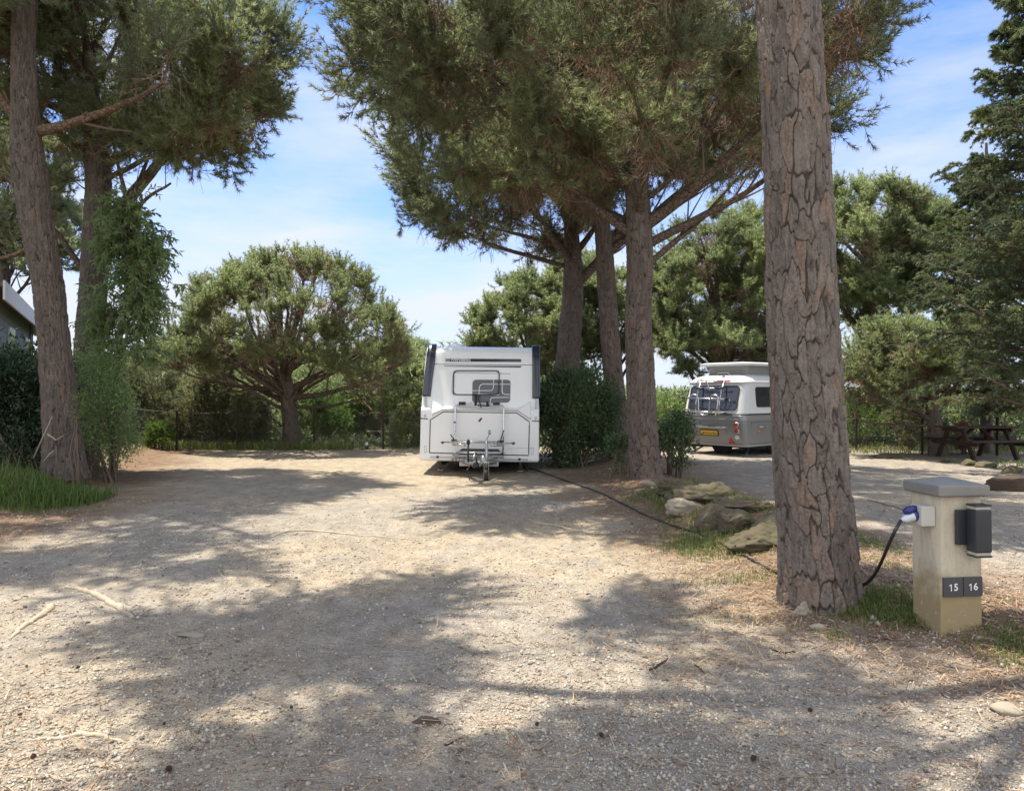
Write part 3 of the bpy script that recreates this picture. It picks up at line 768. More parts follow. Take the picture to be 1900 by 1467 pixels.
def build_grass():
    rng = np.random.default_rng(12)
    Vs, Qs, Ts, As = [], [], [], []; n0 = 0
    def add(pts, h, w, vlo=0.2, vhi=0.7):
        nonlocal n0
        V, q, t = grass_patch(rng, pts, h, w); Vs.append(V); Qs.append(q + n0); Ts.append(t + n0); n0 += len(V)
        As.append(np.repeat(rng.uniform(vlo, vhi, len(pts)), 5))
    # lush patch at the foot of the old pine
    p = np.concatenate([scatter(rng, -7.6, 10.9, 1.2, 0.75, 9000), scatter(rng, -7.0, 10.5, 0.8, 0.6, 4000), scatter(rng, -9.3, 11.3, 1.6, 0.9, 6000), scatter(rng, -8.3, 10.0, 1.4, 0.5, 3000)])
    p = np.concatenate([p, scatter(rng, -6.9, 10.9, 0.9, 0.6, 5000)]); p = p[(p[:, 0] < left_edge(p[:, 1]) + 0.35)]
    add(p, 0.22, 0.011, 0.1, 0.75)
    add(scatter(rng, -8.6, 11.2, 1.6, 0.8, 900), 0.42, 0.010, 0.3, 0.8)
    add(scatter(rng, -7.6, 10.6, 1.3, 0.8, 900), 0.36, 0.006, 0.8, 1.0); add(scatter(rng, -6.9, 10.1, 1.0, 0.6, 1500), 0.09, 0.008, 0.3, 1.0)
    # tufts near the berm, the trunk and the service post
    for px, py, rx, ry, n, h in [(1625, 1125, 0.22, 0.2, 1500, 0.12), (1680, 1150, 0.14, 0.12, 500, 0.10), (1380, 1075, 0.4, 0.22, 700, 0.07), (1330, 1020, 0.4, 0.35, 1000, 0.10), (1290, 1010, 0.3, 0.4, 700, 0.14),
                                 (1215, 915, 0.4, 0.5, 900, 0.12), (1250, 930, 0.25, 0.4, 800, 0.16), (1300, 960, 0.35, 0.6, 900, 0.12), (1370, 1010, 0.3, 0.5, 700, 0.10), (1400, 930, 0.6, 0.8, 1700, 0.09), (1450, 960, 0.6, 0.8, 900, 0.08), (1620, 1010, 0.3, 0.5, 1200, 0.07),
                                 (1660, 1050, 0.35, 0.3, 700, 0.06), (1890, 1200, 0.2, 0.2, 900, 0.09), (1545, 1180, 0.1, 0.1, 140, 0.07), (1180, 870, 0.5, 0.5, 500, 0.12), (1880, 1110, 0.3, 0.2, 300, 0.05),
                                 (1130, 1098, 0.15, 0.15, 90, 0.04), (1300, 1150, 0.3, 0.2, 260, 0.045), (1360, 1130, 0.3, 0.2, 200, 0.045), (1260, 905, 0.3, 0.3, 300, 0.22)]:
        c = G(px, py); add(scatter(rng, c[0], c[1], rx * 1.3, ry * 1.3, n), h * 0.75, 0.006, 0.2, 1.0)
    # pale grass along the rim, in front of and under the wire fence
    p = np.stack([rng.uniform(-11, 1, 5000), 20.3 + np.abs(rng.normal(size=5000)) * 0.7], -1); add(p[p[:, 0] < -4.3], 0.28, 0.016, 0.5, 1.0)
    add(p[(p[:, 0] > -4.3)][:700], 0.12, 0.014, 0.5, 1.0)
    p = np.stack([rng.uniform(7, 16, 3500), rng.uniform(19, 22.5, 3500)], -1); add(p, 0.2, 0.016, 0.5, 1.0)
    p = np.stack([rng.uniform(9.5, 15, 2500), rng.uniform(13, 17, 2500)], -1); p = p[p[:, 0] > 9.6 + (17 - p[:, 1]) * 0.15]; add(p, 0.12, 0.012, 0.3, 0.9)
    p = np.stack([rng.uniform(-13, -6.5, 5000), rng.uniform(11, 20, 5000)], -1); p = p[p[:, 0] < left_edge(p[:, 1]) - 0.5]; add(p, 0.16, 0.012, 0.1, 0.6)
    o = link('grass', mk_mesh('grass', np.concatenate(Vs), [np.concatenate(Qs), np.concatenate(Ts)], np.concatenate(As), smooth=False), M['grass'])
    tag(o, 'green and yellowing grass tufts on the verges and berm', 'grass', kind='stuff')
build_grass()

# ================================================================== trees near the pitch
TQ = 1.0
def N_(x): return int(x * TQ)
# the big trunk beside the service post
bm = G(1522, 1108)
def TP(px, py, d, r): p = P(px, py, d); return (p[0], p[1], p[2], r)
D0 = bm[1]
main_tr = [TP(1527, 1128, D0, 0.285), TP(1522, 1080, D0, 0.275), TP(1512, 950, D0, 0.260), TP(1498, 800, D0, 0.248), TP(1490, 650, D0, 0.245), TP(1482, 450, D0, 0.232), TP(1474, 200, D0, 0.222), TP(1458, 0, D0, 0.218), TP(1440, -260, D0, 0.20), TP(1415, -520, D0 + 0.1, 0.17), TP(1400, -800, D0 + 0.2, 0.13)]
pine('pine_tree', 'massive plated pine trunk leaning beside the cream service post, its crown overhead', bm, main_tr,
     [(-2.5, 6.6, 8.5, 2.3, 1.7, 1.0, 0.8), (-2.2, 5.0, 8.7, 1.7, 1.3, 0.9, 0.7), (2.8, 5.6, 8.9, 2.2, 1.9, 0.35, 0.3), (0.5, 6.9, 9.0, 1.6, 1.2, 0.6, 0.5)], 101,
     nlimb=9, limb_z=(0.78, 0.98), limbs=[(6.2, (-0.5, 5.2, 7.4), (-3.6, 6.0, 8.4), 0.10), (6.6, (0.2, 4.9, 7.8), (-2.4, 4.6, 8.8), 0.085)],
     n2=240, n3=N_(3800), clumps=34, csig=0.24, umin=0.45, K=16, L=0.14, w=0.014, ndead=250, hi=(320, 1300, 0.105, 0.27, 0.018, 0.12), barkm='bark_main', limbm='limb_warm', limb_r=0.09, rise=0.45)

# three pines behind the rocks
b1 = G(1192, 884)
d1 = b1[1]
t1 = [TP(1200, 895, d1, 0.27), TP(1196, 850, d1, 0.25), TP(1190, 750, d1, 0.235), TP(1184, 600, d1, 0.225), TP(1188, 480, d1, 0.215), TP(1186, 400, d1, 0.20), TP(1180, 330, d1, 0.185), TP(1175, 240, d1, 0.15), TP(1170, 150, d1, 0.10)]
pine('pine_tree', 'thick pine trunk standing nearest the mossy rocks with the widest spreading crown', b1, t1,
     [(1.1, 12.6, 7.1, 3.9, 3.8, 2.9, 2.1), (-1.15, 11.8, 6.9, 1.8, 2.2, 2.2, 1.9), (4.3, 12.0, 7.3, 1.8, 2.4, 2.0, 1.5)], 202,
     nlimb=13, limb_z=(0.60, 0.98), limbs=[(5.0, P(1080, 280, d1 - .6), P(880, 120, d1 - 1.2), 0.12), (4.3, P(1290, 360, d1 - .3), P(1480, 150, d1 - 1), 0.11), (4.0, P(1320, 400, d1 - .1), P(1560, 230, d1 - .6), 0.085), (3.6, P(1290, 420, d1), P(1420, 290, d1 + .5), 0.06)],
     n2=700, n3=N_(6600), clumps=230, csig=0.20, umin=0.74, zbias=0.12, K=16, L=0.14, w=0.012, ndead=15000, hi=(150, 480, 0.085, 0.20, 0.016, 0.12), barkm='bark_old', limbm='limb', limb_r=0.07, rise=0.4, dead_droop=0.35)
b2 = G(1152, 845); d2 = 16.4
t2 = [TP(1152, 860, d2, 0.26), TP(1148, 800, d2, 0.24), TP(1138, 700, d2, 0.215), TP(1130, 600, d2, 0.20), TP(1124, 500, d2, 0.19), TP(1120, 440, d2, 0.18), TP(1112, 380, d2, 0.15), TP(1100, 280, d2, 0.10)]
pine('pine_tree', 'middle pine of the trio, reddish upper trunk between its two neighbours', (t2[0][0], d2, gz(t2[0][0], d2)), t2,
     [(3.0, 16.6, 7.6, 3.4, 2.6, 2.3, 1.5), (1.6, 15.6, 8.6, 2.6, 2.2, 1.8, 1.2)], 203,
     nlimb=10, limb_z=(0.70, 1.0), limbs=[(4.6, P(1180, 440, d2), P(1330, 300, d2 + .5), 0.10)], n2=420, n3=N_(4400), clumps=150, csig=0.22, umin=0.68, K=14, L=0.14, w=0.014, ndead=7000, hi=(110, 340, 0.085, 0.20, 0.015, 0.2), barkm='bark_old', limbm='limb', limb_r=0.09, dead_droop=0.3)
d3 = 17.6
t3 = [TP(1048, 870, d3, 0.30), TP(1050, 760, d3, 0.28), TP(1054, 660, d3, 0.26), TP(1062, 560, d3, 0.25), TP(1064, 500, d3, 0.22), TP(1060, 440, d3, 0.17), TP(1058, 380, d3, 0.13)]
pine('pine_tree', 'forked pine rising out of the clipped dark hedge', (t3[0][0], d3, gz(t3[0][0], d3)), t3,
     [(0.2, 17.2, 7.4, 3.4, 3.0, 2.7, 2.5), (-1.2, 16.2, 6.0, 1.9, 1.9, 1.6, 1.3)], 204,
     nlimb=12, limb_z=(0.70, 1.0), limbs=[(4.05, P(1105, 500, d3), P(1170, 380, d3), 0.15), (4.9, P(980, 440, d3), P(850, 400, d3), 0.07)], n2=560, n3=N_(6200), clumps=200, csig=0.22, umin=0.70, K=15, L=0.14, w=0.014, ndead=9000, hi=(110, 340, 0.085, 0.20, 0.015, 0.15), barkm='bark_old', limbm='limb', limb_r=0.085, dead_droop=0.3)

# two pines on the grassy bank
dl = 12.4
tl = [TP(122, 890, dl, 0.35), TP(118, 850, dl, 0.305), TP(112, 760, dl, 0.265), TP(100, 640, dl, 0.235), TP(88, 520, dl, 0.230), TP(66, 400, dl, 0.245), TP(54, 310, dl, 0.285), TP(48, 240, dl, 0.215), TP(44, 130, dl, 0.180), TP(46, 0, dl, 0.170), TP(60, -150, dl, 0.17), TP(80, -300, dl, 0.13)]
pine('pine_tree', 'old pine with burled trunk and flared foot in the lush green grass', (tl[0][0], dl, gz(tl[0][0], dl)), tl,
     [(-7.4, 9.9, 9.8, 2.6, 2.2, 1.0, 0.8), (-9.6, 12.8, 9.0, 2.6, 2.4, 1.3, 1.6), (-7.2, 12.2, 9.8, 1.8, 1.7, 1.0, 0.8), (-5.9, 11.9, 7.1, 0.9, 0.9, 0.8, 0.45)], 305,
     nlimb=9, limb_z=(0.74, 1.0), limbs=[(5.85, P(170, 235, dl), P(300, 165, dl - .5), 0.10), (6.0, P(10, 215, dl), P(-60, 60, dl - .5), 0.11), (4.1, P(10, 500, dl), P(-80, 470, dl), 0.05)],
     n2=360, n3=N_(6000), clumps=60, csig=0.45, umin=0.45, K=16, L=0.14, w=0.013, ndead=2500, hi=(190, 560, 0.062, 0.30, 0.020, 0.05), barkm='bark_old', limbm='limb_warm', limb_r=0.085, rise=0.45)
dk = 14.8
tk = [TP(150, 870, dk, 0.30), TP(158, 760, dk, 0.27), TP(165, 640, dk, 0.26), TP(174, 520, dk, 0.25), TP(180, 420, dk, 0.245), TP(184, 330, dk, 0.24), TP(178, 260, dk, 0.20), TP(168, 180, dk, 0.15), TP(165, 80, dk, 0.10)]
pine('pine_tree', 'dark shaded pine behind the burled one with a bright dense dome of needles', (tk[0][0], dk, gz(tk[0][0], dk)), tk,
     [(-7.0, 14.4, 8.0, 2.6, 2.6, 2.2, 2.0), (-9.4, 14.8, 7.6, 2.0, 2.2, 1.8, 2.2), (-5.9, 14.0, 7.0, 1.4, 1.5, 1.4, 1.4)], 306,
     nlimb=11, limb_z=(0.62, 1.0), limbs=[(4.4, P(250, 330, dk), P(400, 190, dk), 0.16), (4.0, P(230, 380, dk), P(310, 330, dk - .8), 0.07), (3.6, P(120, 430, dk), P(20, 340, dk), 0.07)],
     n2=600, n3=N_(6800), clumps=210, csig=0.20, umin=0.70, K=16, L=0.14, w=0.0135, ndead=7000, hi=(110, 340, 0.085, 0.20, 0.015, 0.1), limbm='limb', limb_r=0.08, mat='needle', varshift=0.22)  # varshift puts the sunlit look of this crown into the needle colour

# umbrella pine by the wire fence
df = 21.3
tf = [TP(541, 838, df, 0.26), TP(540, 790, df, 0.225), TP(535, 745, df, 0.21), TP(530, 715, df, 0.21), TP(528, 690, df, 0.15), TP(527, 660, df, 0.10)]
pine('umbrella_pine', 'round-headed umbrella pine with fanned bare limbs standing on the pitch rim by the fence', (tf[0][0], df, gz(tf[0][0], df)), tf,
     [(-6.2, 21.3, 2.75, 3.2, 2.9, 2.65, 0.35), (-4.3, 21.0, 2.35, 1.5, 1.8, 1.3, 0.2), (-8.4, 21.0, 2.3, 1.4, 1.8, 1.4, 0.25)], 407,
     nlimb=32, limb_z=(0.40, 1.0), limbs=[(1.4, P(640, 735, df - .2), P(745, 665, df - .4), 0.09), (1.2, P(620, 768, df), P(735, 722, df - .3), 0.06), (1.6, P(440, 720, df - .2), P(350, 690, df - .6), 0.09)],
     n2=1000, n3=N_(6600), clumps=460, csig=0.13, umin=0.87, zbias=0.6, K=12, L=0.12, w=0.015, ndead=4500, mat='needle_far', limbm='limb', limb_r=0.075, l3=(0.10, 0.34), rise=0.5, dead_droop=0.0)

# pines beyond
def bgpine(label, px, pyb, d, lobes, seed, n3=4000, nl=10, r=0.2, mat='needle_far', cl=44, n2=190, dead=500, zf=0.5, umin=0.66, **kw):
    p = P(px, pyb, d); zb = gz(p[0], d)
    top = max(l[2] for l in lobes)
    tr = [(p[0], d, zb - 0.1, r * 1.2), (p[0] + 0.05, d, zb + (top - zb) * 0.3, r), (p[0] - 0.06, d, zb + (top - zb) * 0.6, r * 0.8), (p[0], d, top, r * 0.4)]
    return pine('pine_tree', label, (p[0], d, zb), tr, lobes, seed, nlimb=nl, limb_z=(zf, 1.0), n2=n2, n3=N_(n3), clumps=int(cl * 3), csig=0.16, umin=umin + 0.2, zbias=0.3, K=11, L=0.14, w=0.019, ndead=dead, mat=mat, limb_r=0.08, l3=(0.14, 0.42), dead_droop=0.05, **kw)
def LB(px, py, d, wpx, up, dn, ry=None):
    p = P(px, py, d); k = d / F
    return (p[0], p[1], p[2], wpx * k, (ry or wpx * k), up * k, dn * k)
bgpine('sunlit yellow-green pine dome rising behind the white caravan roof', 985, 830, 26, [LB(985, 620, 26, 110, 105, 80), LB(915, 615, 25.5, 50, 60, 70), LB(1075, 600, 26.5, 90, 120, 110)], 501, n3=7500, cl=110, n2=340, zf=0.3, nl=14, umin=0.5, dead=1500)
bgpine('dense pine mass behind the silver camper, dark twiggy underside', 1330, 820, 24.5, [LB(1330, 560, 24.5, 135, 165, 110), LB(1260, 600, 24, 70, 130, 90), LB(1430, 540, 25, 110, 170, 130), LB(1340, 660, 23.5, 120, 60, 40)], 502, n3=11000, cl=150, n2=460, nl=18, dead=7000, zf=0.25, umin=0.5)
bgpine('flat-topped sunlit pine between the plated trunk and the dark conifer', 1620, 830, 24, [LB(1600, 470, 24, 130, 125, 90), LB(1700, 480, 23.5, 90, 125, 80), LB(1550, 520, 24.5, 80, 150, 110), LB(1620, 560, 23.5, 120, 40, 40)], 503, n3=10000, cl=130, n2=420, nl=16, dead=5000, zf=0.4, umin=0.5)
dm = 18.6
tm = [TP(1742, 856, dm, 0.21), TP(1738, 800, dm, 0.18), TP(1732, 770, dm, 0.16), TP(1728, 720, dm, 0.10), TP(1730, 680, dm, 0.07)]
pine('pine_tree', 'low bent pine with bare horizontal limbs beside the picnic table', (tm[0][0], dm, gz(tm[0][0], dm)), tm,
     [LB(1660, 680, dm, 90, 55, 40), LB(1740, 660, dm, 90, 60, 40), LB(1600, 720, dm, 50, 40, 30)], 504, nlimb=13, limb_z=(0.38, 1.0), limbs=[(0.95, P(1680, 770, dm), P(1610, 735, dm - .4), 0.07), (0.75, P(1670, 792, dm), P(1590, 775, dm - .5), 0.05), (1.3, P(1690, 740, dm), P(1640, 690, dm), 0.06)],
     n2=330, n3=N_(3600), clumps=70, csig=0.3, umin=0.5, K=12, L=0.13, w=0.016, ndead=3000, mat='needle_far', limb_r=0.06, l3=(0.2, 0.45), dead_droop=0.0)
bgpine('pale pine glimpsed past the camper roof behind the trio', 1130, 830, 27, [LB(1130, 600, 27, 90, 90, 60)], 505, n3=3500, cl=60, umin=0.5)
bgpine('pine on the bank beyond the cabin corner', 10, 800, 22, [LB(0, 380, 22, 120, 140, 110), LB(90, 470, 21, 60, 80, 60)], 506, n3=5000, mat='needle', cl=60, umin=0.5, dead=1500)

# dark conifer with drooping sprays
def conifer(name, label, base, H, seed, prof, nb=120):
    rng = np.random.default_rng(seed); base = np.asarray(base, float); root = thing(name, label, 'tree', base)
    V, q, at, c, r = bark_trunk([(base[0], base[1], base[2] - 0.1, 0.16), (base[0] + .05, base[1], base[2] + H * .4, 0.11), (base[0], base[1], base[2] + H, 0.03)], 30, 120, seed, 0.1, 0.3, 0.01, 0.2)
    link('trunk', mk_mesh('trunk', V - base, [q], at), M['bark_old'], root)
    z = base[2] + H * rng.uniform(0.12, 0.99, nb) ** 1.0; az = rng.uniform(0, 2 * PI, nb)
    R = np.interp((z - base[2]) / H, *prof) * rng.uniform(0.6, 1.12, nb)
    p0 = np.stack([np.full(nb, base[0]), np.full(nb, base[1]), z], -1); o = np.stack([np.cos(az), np.sin(az), 0 * az], -1)
    p1 = p0 + o * R[:, None] * 0.55 + np.array([0, 0, 1]) * (R * rng.uniform(-0.02, 0.25, nb))[:, None]
    p2 = p0 + o * R[:, None] + np.array([0, 0, 1]) * (R * rng.uniform(-0.12, 0.42, nb))[:, None]
    S = 14; b = bez(p0, p1, p2, S) + rng.normal(size=(nb, S, 3)) * 0.015
    Vb, fb = tubes(b, np.full((nb, 1), 0.035) * np.linspace(1, 0.2, S)[None], 5)
    # side shoots, two-sided and slightly drooping
    k = rng.integers(0, nb, nb * 40); s = rng.uniform(0.04, 1.0, len(k)); x = s * (S - 1); xi = np.minimum(x.astype(int), S - 2); xf = (x - xi)[:, None]
    a0 = b[k, xi] * (1 - xf) + b[k, xi + 1] * xf; tg = nrm(b[k, xi + 1] - b[k, xi]); sd = nrm(np.cross(tg, np.array([0, 0, 1.0]))) * rng.choice([-1, 1], (len(k), 1))
    ln = (0.13 + 0.34 * (1 - s) * np.minimum(R[k], 1.6))[:, None] * rng.uniform(0.6, 1.2, (len(k), 1))
    dr = nrm(tg * 0.7 + sd * rng.uniform(0.2, 1, (len(k), 1)) + rng.normal(size=(len(k), 3)) * 0.22)
    a2 = a0 + dr * ln + np.array([0, 0, -0.10]) * ln; bs = bez(a0, a0 + dr * ln * 0.5 + np.array([0, 0, 0.05]), a2, 6)
    Vs, fs = tubes(bs, np.full((len(k), 1), 0.007) * np.linspace(1, 0.5, 6)[None], 3)
    tp = bs[:, 1:].reshape(-1, 3); td = nrm(np.gradient(bs, axis=1)[:, 1:]).reshape(-1, 3)
    var = np.clip(np.repeat(rng.uniform(0, 0.6, nb)[k], 5) + rng.uniform(0, 0.45, len(tp)), 0, 1)
    Vn, fn, an = tufts(tp, td, 13, 0.085, 0.019, rng, 0.75, var)
    cr = link('crown', mk_mesh('crown', Vn - base, [fn], an, smooth=False), M['fir'], root)
    link('branches', mk_mesh('branches', np.concatenate([Vb, Vs]) - base, [np.concatenate([fb, fs + len(Vb)])]), M['twig'], cr)
    return root
dc = 14.6; pc = P(1922, 850, dc)
conifer('conifer_tree', 'tall dark conifer with drooping tufted sprays by the picnic table', (pc[0], dc, gz(pc[0], dc)), 10.5, 61, ([0.0, 0.12, 0.3, 0.5, 0.62, 0.69, 0.76, 1.0], [1.7, 2.2, 2.3, 2.15, 2.0, 1.35, 0.9, 0.1]), nb=155)
pc = P(1830, 845, 19.5)
conifer('conifer_tree', 'second conifer standing deeper behind the tall dark one', (pc[0], 19.5, gz(pc[0], 19.5)), 8.0, 62, ([0.0, 0.15, 0.35, 0.7, 1.0], [1.6, 2.6, 2.4, 1.4, 0.1]), nb=170)

# leafy tree hanging in front of the dark pine
def leafy_tree():
    rng = np.random.default_rng(71); d = 13.6
    base = P(205, 872, d); base[2] = gz(base[0], d)
    root = thing('willow_tree', 'young leafy tree with long narrow leaves hanging beside the shaded pine', 'tree', base)
    V, q, at, c, r = bark_trunk([(base[0], d, base[2] - 0.1, 0.05), TP(215, 720, d, 0.042), TP(228, 580, d, 0.036), TP(250, 450, d, 0.035), TP(262, 380, d, 0.02)], 20, 60, 72, 0.08, 0.2, 0.005, 0.2)
    link('trunk', mk_mesh('trunk', V - base, [q], at), M['bark_old'], root)
    lobes = [LB(240, 460, d, 80, 95, 80), LB(285, 540, d, 65, 90, 90), LB(210, 560, d, 55, 90, 80), LB(270, 640, d, 70, 60, 45), LB(210, 400, d, 50, 50, 40), LB(180, 620, d, 40, 60, 60)]
    nb = 130; T, cn = sample_lobes(lobes, nb, rng, 0.45, 0)
    nd = c[int(len(c) * 0.3):]; j = (np.linalg.norm(T[:, None] - nd[None], axis=2) + 0.6 * np.maximum(0, nd[None, :, 2] - T[:, None, 2])).argmin(1); p0 = nd[j]
    b = bez(p0, p0 * 0.5 + T * 0.5 + np.array([0, 0, 0.25]), T, 10) + rng.normal(size=(nb, 10, 3)) * 0.012
    V2, f2 = tubes(b, np.full((nb, 1), 0.012) * np.linspace(1, 0.25, 10)[None], 4)
    k = rng.integers(0, nb, 1050); si = rng.integers(3, 9, 1050); a0 = b[k, si]; dr = nrm(nrm(b[k, si] - b[k, si - 1]) * 0.7 + nrm(rng.normal(size=(1050, 3)))); ln = rng.uniform(0.15, 0.42, (1050, 1))
    bs = bez(a0, a0 + dr * ln * 0.6 + np.array([0, 0, 0.03]), a0 + dr * ln + np.array([0, 0, -0.12]) * ln * 2, 8)
    V3, f3 = tubes(bs, np.full((1050, 1), 0.004) * np.linspace(1, 0.5, 8)[None], 3)
    pp = bs[:, 1:].reshape(-1, 3); tg = nrm(np.gradient(bs, axis=1)[:, 1:]).reshape(-1, 3)
    pp = np.repeat(pp, 2, 0); tg = np.repeat(tg, 2, 0)
    dd = nrm(tg * 0.7 + nrm(rng.normal(size=tg.shape)) * 0.7 + np.array([0, 0, -0.2]))
    var = np.clip(np.repeat(rng.uniform(0, 0.7, 1050), 14) + rng.uniform(0, 0.3, len(pp)), 0, 1)
    Vl, fl, al = leaves(pp, dd, nrm(rng.normal(size=tg.shape) + np.array([0, 0, 1.3])), 0.13, 0.036, rng, var)
    cr = link('crown', mk_mesh('crown', Vl - base, [fl], al, smooth=False), M['leaf_soft'], root)
    link('twigs', mk_mesh('twigs', np.concatenate([V2, V3]) - base, [np.concatenate([f2, f3 + len(V2)])]), M['twig'], cr)
leafy_tree()
#@@PLANTS

# ================================================================== shrubs
def BL(px, py, d, wpx, up, dn, ry=None): return LB(px, py, d, wpx, up, dn, ry)
def bsh(name, label, px, d, lobes, n, L, w, mat, seed, **kw):
    x = (px - 950) / F * d
    return bush(name, label, (x, d, gz(x, d)), lobes, n, L, w, mat, seed, **kw)
bsh('hedge', 'clipped dark green laurel hedge beside the white caravan', 1068, 15.9, [BL(1060, 780, 15.9, 68, 85, 85, 0.8), BL(1035, 775, 15.7, 42, 80, 80, 0.6), BL(1105, 775, 16.0, 40, 80, 90, 0.6)], 24000, 0.085, 0.036, 'leaf', 80, clumps=150, csig=0.13, stems=12, umin=0.6, upb=0.2)
bsh('laurel_shrub', 'deep green laurel shrub in shade beneath the grey cabin', 35, 14.0, [BL(25, 760, 14, 75, 110, 120, 1.2), BL(-30, 740, 14.5, 80, 95, 120, 1.2), BL(80, 775, 13.7, 50, 100, 100, 0.7)], 19000, 0.12, 0.05, 'leaf_dark', 81, clumps=160, csig=0.17, stems=14)
bsh('shrub', 'small-leaved bush crowding the foot of the shaded pine', 195, 13.2, [BL(190, 765, 13.2, 46, 105, 105, 0.6), BL(214, 810, 13.6, 34, 60, 60, 0.6), BL(150, 740, 14.6, 50, 100, 100, 0.6)], 17000, 0.065, 0.032, 'leaf_soft', 82, clumps=150, csig=0.12, stems=12)
bsh('shrub', 'low shaded bush in front of the laurel, grey twigs showing', 40, 12.9, [BL(35, 850, 12.9, 60, 45, 40, 0.6), BL(-20, 830, 13.2, 60, 70, 60, 0.6)], 4200, 0.07, 0.035, 'leaf_dark', 83, clumps=60, csig=0.11, stems=26)
bsh('shrub', 'pale silvery sprig growing against the burled pine trunk', 150, 12.0, [BL(150, 760, 12.0, 14, 28, 25, 0.15)], 160, 0.045, 0.022, 'leaf_bright', 84, clumps=9, csig=0.05, stems=3, vs=0.3)
bsh('shrub', 'dark glossy shrub between the trio trunk and the silver camper', 1245, 13.6, [BL(1248, 825, 13.6, 38, 40, 45, 0.45), BL(1262, 790, 13.8, 26, 28, 25, 0.3)], 2600, 0.085, 0.04, 'leaf', 85, clumps=45, csig=0.08, stems=14)
bsh('shrub', 'little leafy plant sprouting between the two nearest trio trunks', 1150, 13.4, [BL(1150, 835, 13.4, 20, 25, 25, 0.25)], 700, 0.075, 0.035, 'leaf', 86, clumps=18, csig=0.06, stems=6)
bsh('shrub', 'bright yellow-green bush in the gap beside the camper', 1238, 20.5, [BL(1240, 790, 20.5, 34, 60, 40, 0.7)], 3200, 0.07, 0.035, 'leaf_bright', 87, clumps=45, csig=0.1, stems=10, vs=0.15)
bsh('juniper', 'feathery bright green juniper against the flank of the white caravan', 760, 21.6, [BL(765, 770, 21.6, 22, 48, 70, 0.6), BL(742, 795, 21.3, 20, 40, 45, 0.5), BL(795, 770, 22, 40, 60, 70, 0.7)], 5000, 0.11, 0.022, 'needle_far', 88, clumps=70, csig=0.11, stems=8, needle=True, K=11, spr=0.6, vs=0.25, upb=0.8)
bsh('shrub', 'small pale rounded bush alone at the gravel edge by the first fence post', 293, 20.3, [BL(293, 808, 20.3, 24, 24, 22, 0.35)], 700, 0.09, 0.014, 'leaf_bright', 89, clumps=20, csig=0.07, stems=6, needle=True, K=10, vs=0.2)
# scrub behind the wire fence
SCRUB = [(250, 22.0, 60, 100, 110, 'needle_scrub', 'tall olive scrub bush at the gravel corner behind the small pale bush'),
         (320, 23.0, 70, 120, 90, 'needle_scrub', 'brownish twiggy scrub bush behind the second fence post'),
         (395, 22.5, 60, 80, 70, 'needle_scrub', 'broad dull scrub bush below the umbrella pine limbs'),
         (452, 24.0, 50, 70, 60, 'needle_far', 'greener scrub bush half hidden by the umbrella pine trunk'),
         (600, 24.5, 40, 35, 35, 'leaf_bright', 'bright low bush just past the umbrella pine trunk'),
         (190, 21.0, 50, 110, 100, 'needle_scrub', 'shadowy scrub bush closest to the shaded pine'),
         (470, 21.9, 30, 30, 25, 'needle_scrub', 'dry scrub clump at the foot of the umbrella pine'),
         (365, 26.0, 80, 150, 100, 'needle', 'taller dark scrub pine deep behind the olive bushes')]
for k, (px, d, wpx, up, dn, mat, lab) in enumerate(SCRUB):
    bsh('scrub_bush', lab, px, d, [BL(px, 770, d, wpx, up, dn, 0.9), BL(px + wpx * 0.5, 790, d + .3, wpx * .6, up * .6, dn, 0.8)], 2800 if wpx > 45 else 1400, 0.12, 0.02, mat, 90 + k, clumps=60, csig=0.16, stems=26, needle=True, K=11, spr=0.9, group='scrub bushes along the wire fence')
RB = [(1590, 21.5, 40, 60, 40, 'leaf_bright', 'bright bush framed between the plated trunk and the first far post'),
      (1625, 23.0, 45, 70, 40, 'leaf_bright', 'yellow-green bush beyond the far fence, left of the low pine'.replace(', left of', ' next to')),
      (1680, 20.8, 30, 40, 30, 'needle_scrub', 'dull twiggy bush under the bare limbs of the low pine'),
      (1690, 24.0, 60, 70, 40, 'leaf_bright', 'bright leafy bush showing past the low pine trunk'),
      (1790, 23.0, 60, 80, 40, 'needle_scrub', 'brown-green bush right behind the picnic table'.replace('right behind', 'directly behind')),
      (1860, 21.0, 60, 90, 50, 'leaf', 'dark bush between the picnic table and the conifer trunk'),
      (1290, 23.0, 50, 60, 50, 'leaf_bright', 'green bush directly behind the silver camper, mostly hidden by it')]
for k, (px, d, wpx, up, dn, mat, lab) in enumerate(RB):
    nd = mat.startswith('needle')
    bsh('bush', lab, px, d, [BL(px, 785, d, wpx, up, dn + 20, 0.9)], 1000 if nd else 3200, 0.10 if nd else 0.08, 0.016 if nd else 0.038, mat, 120 + k, clumps=45, csig=0.14, stems=16, needle=nd, K=10, group='bushes beyond the far fence')

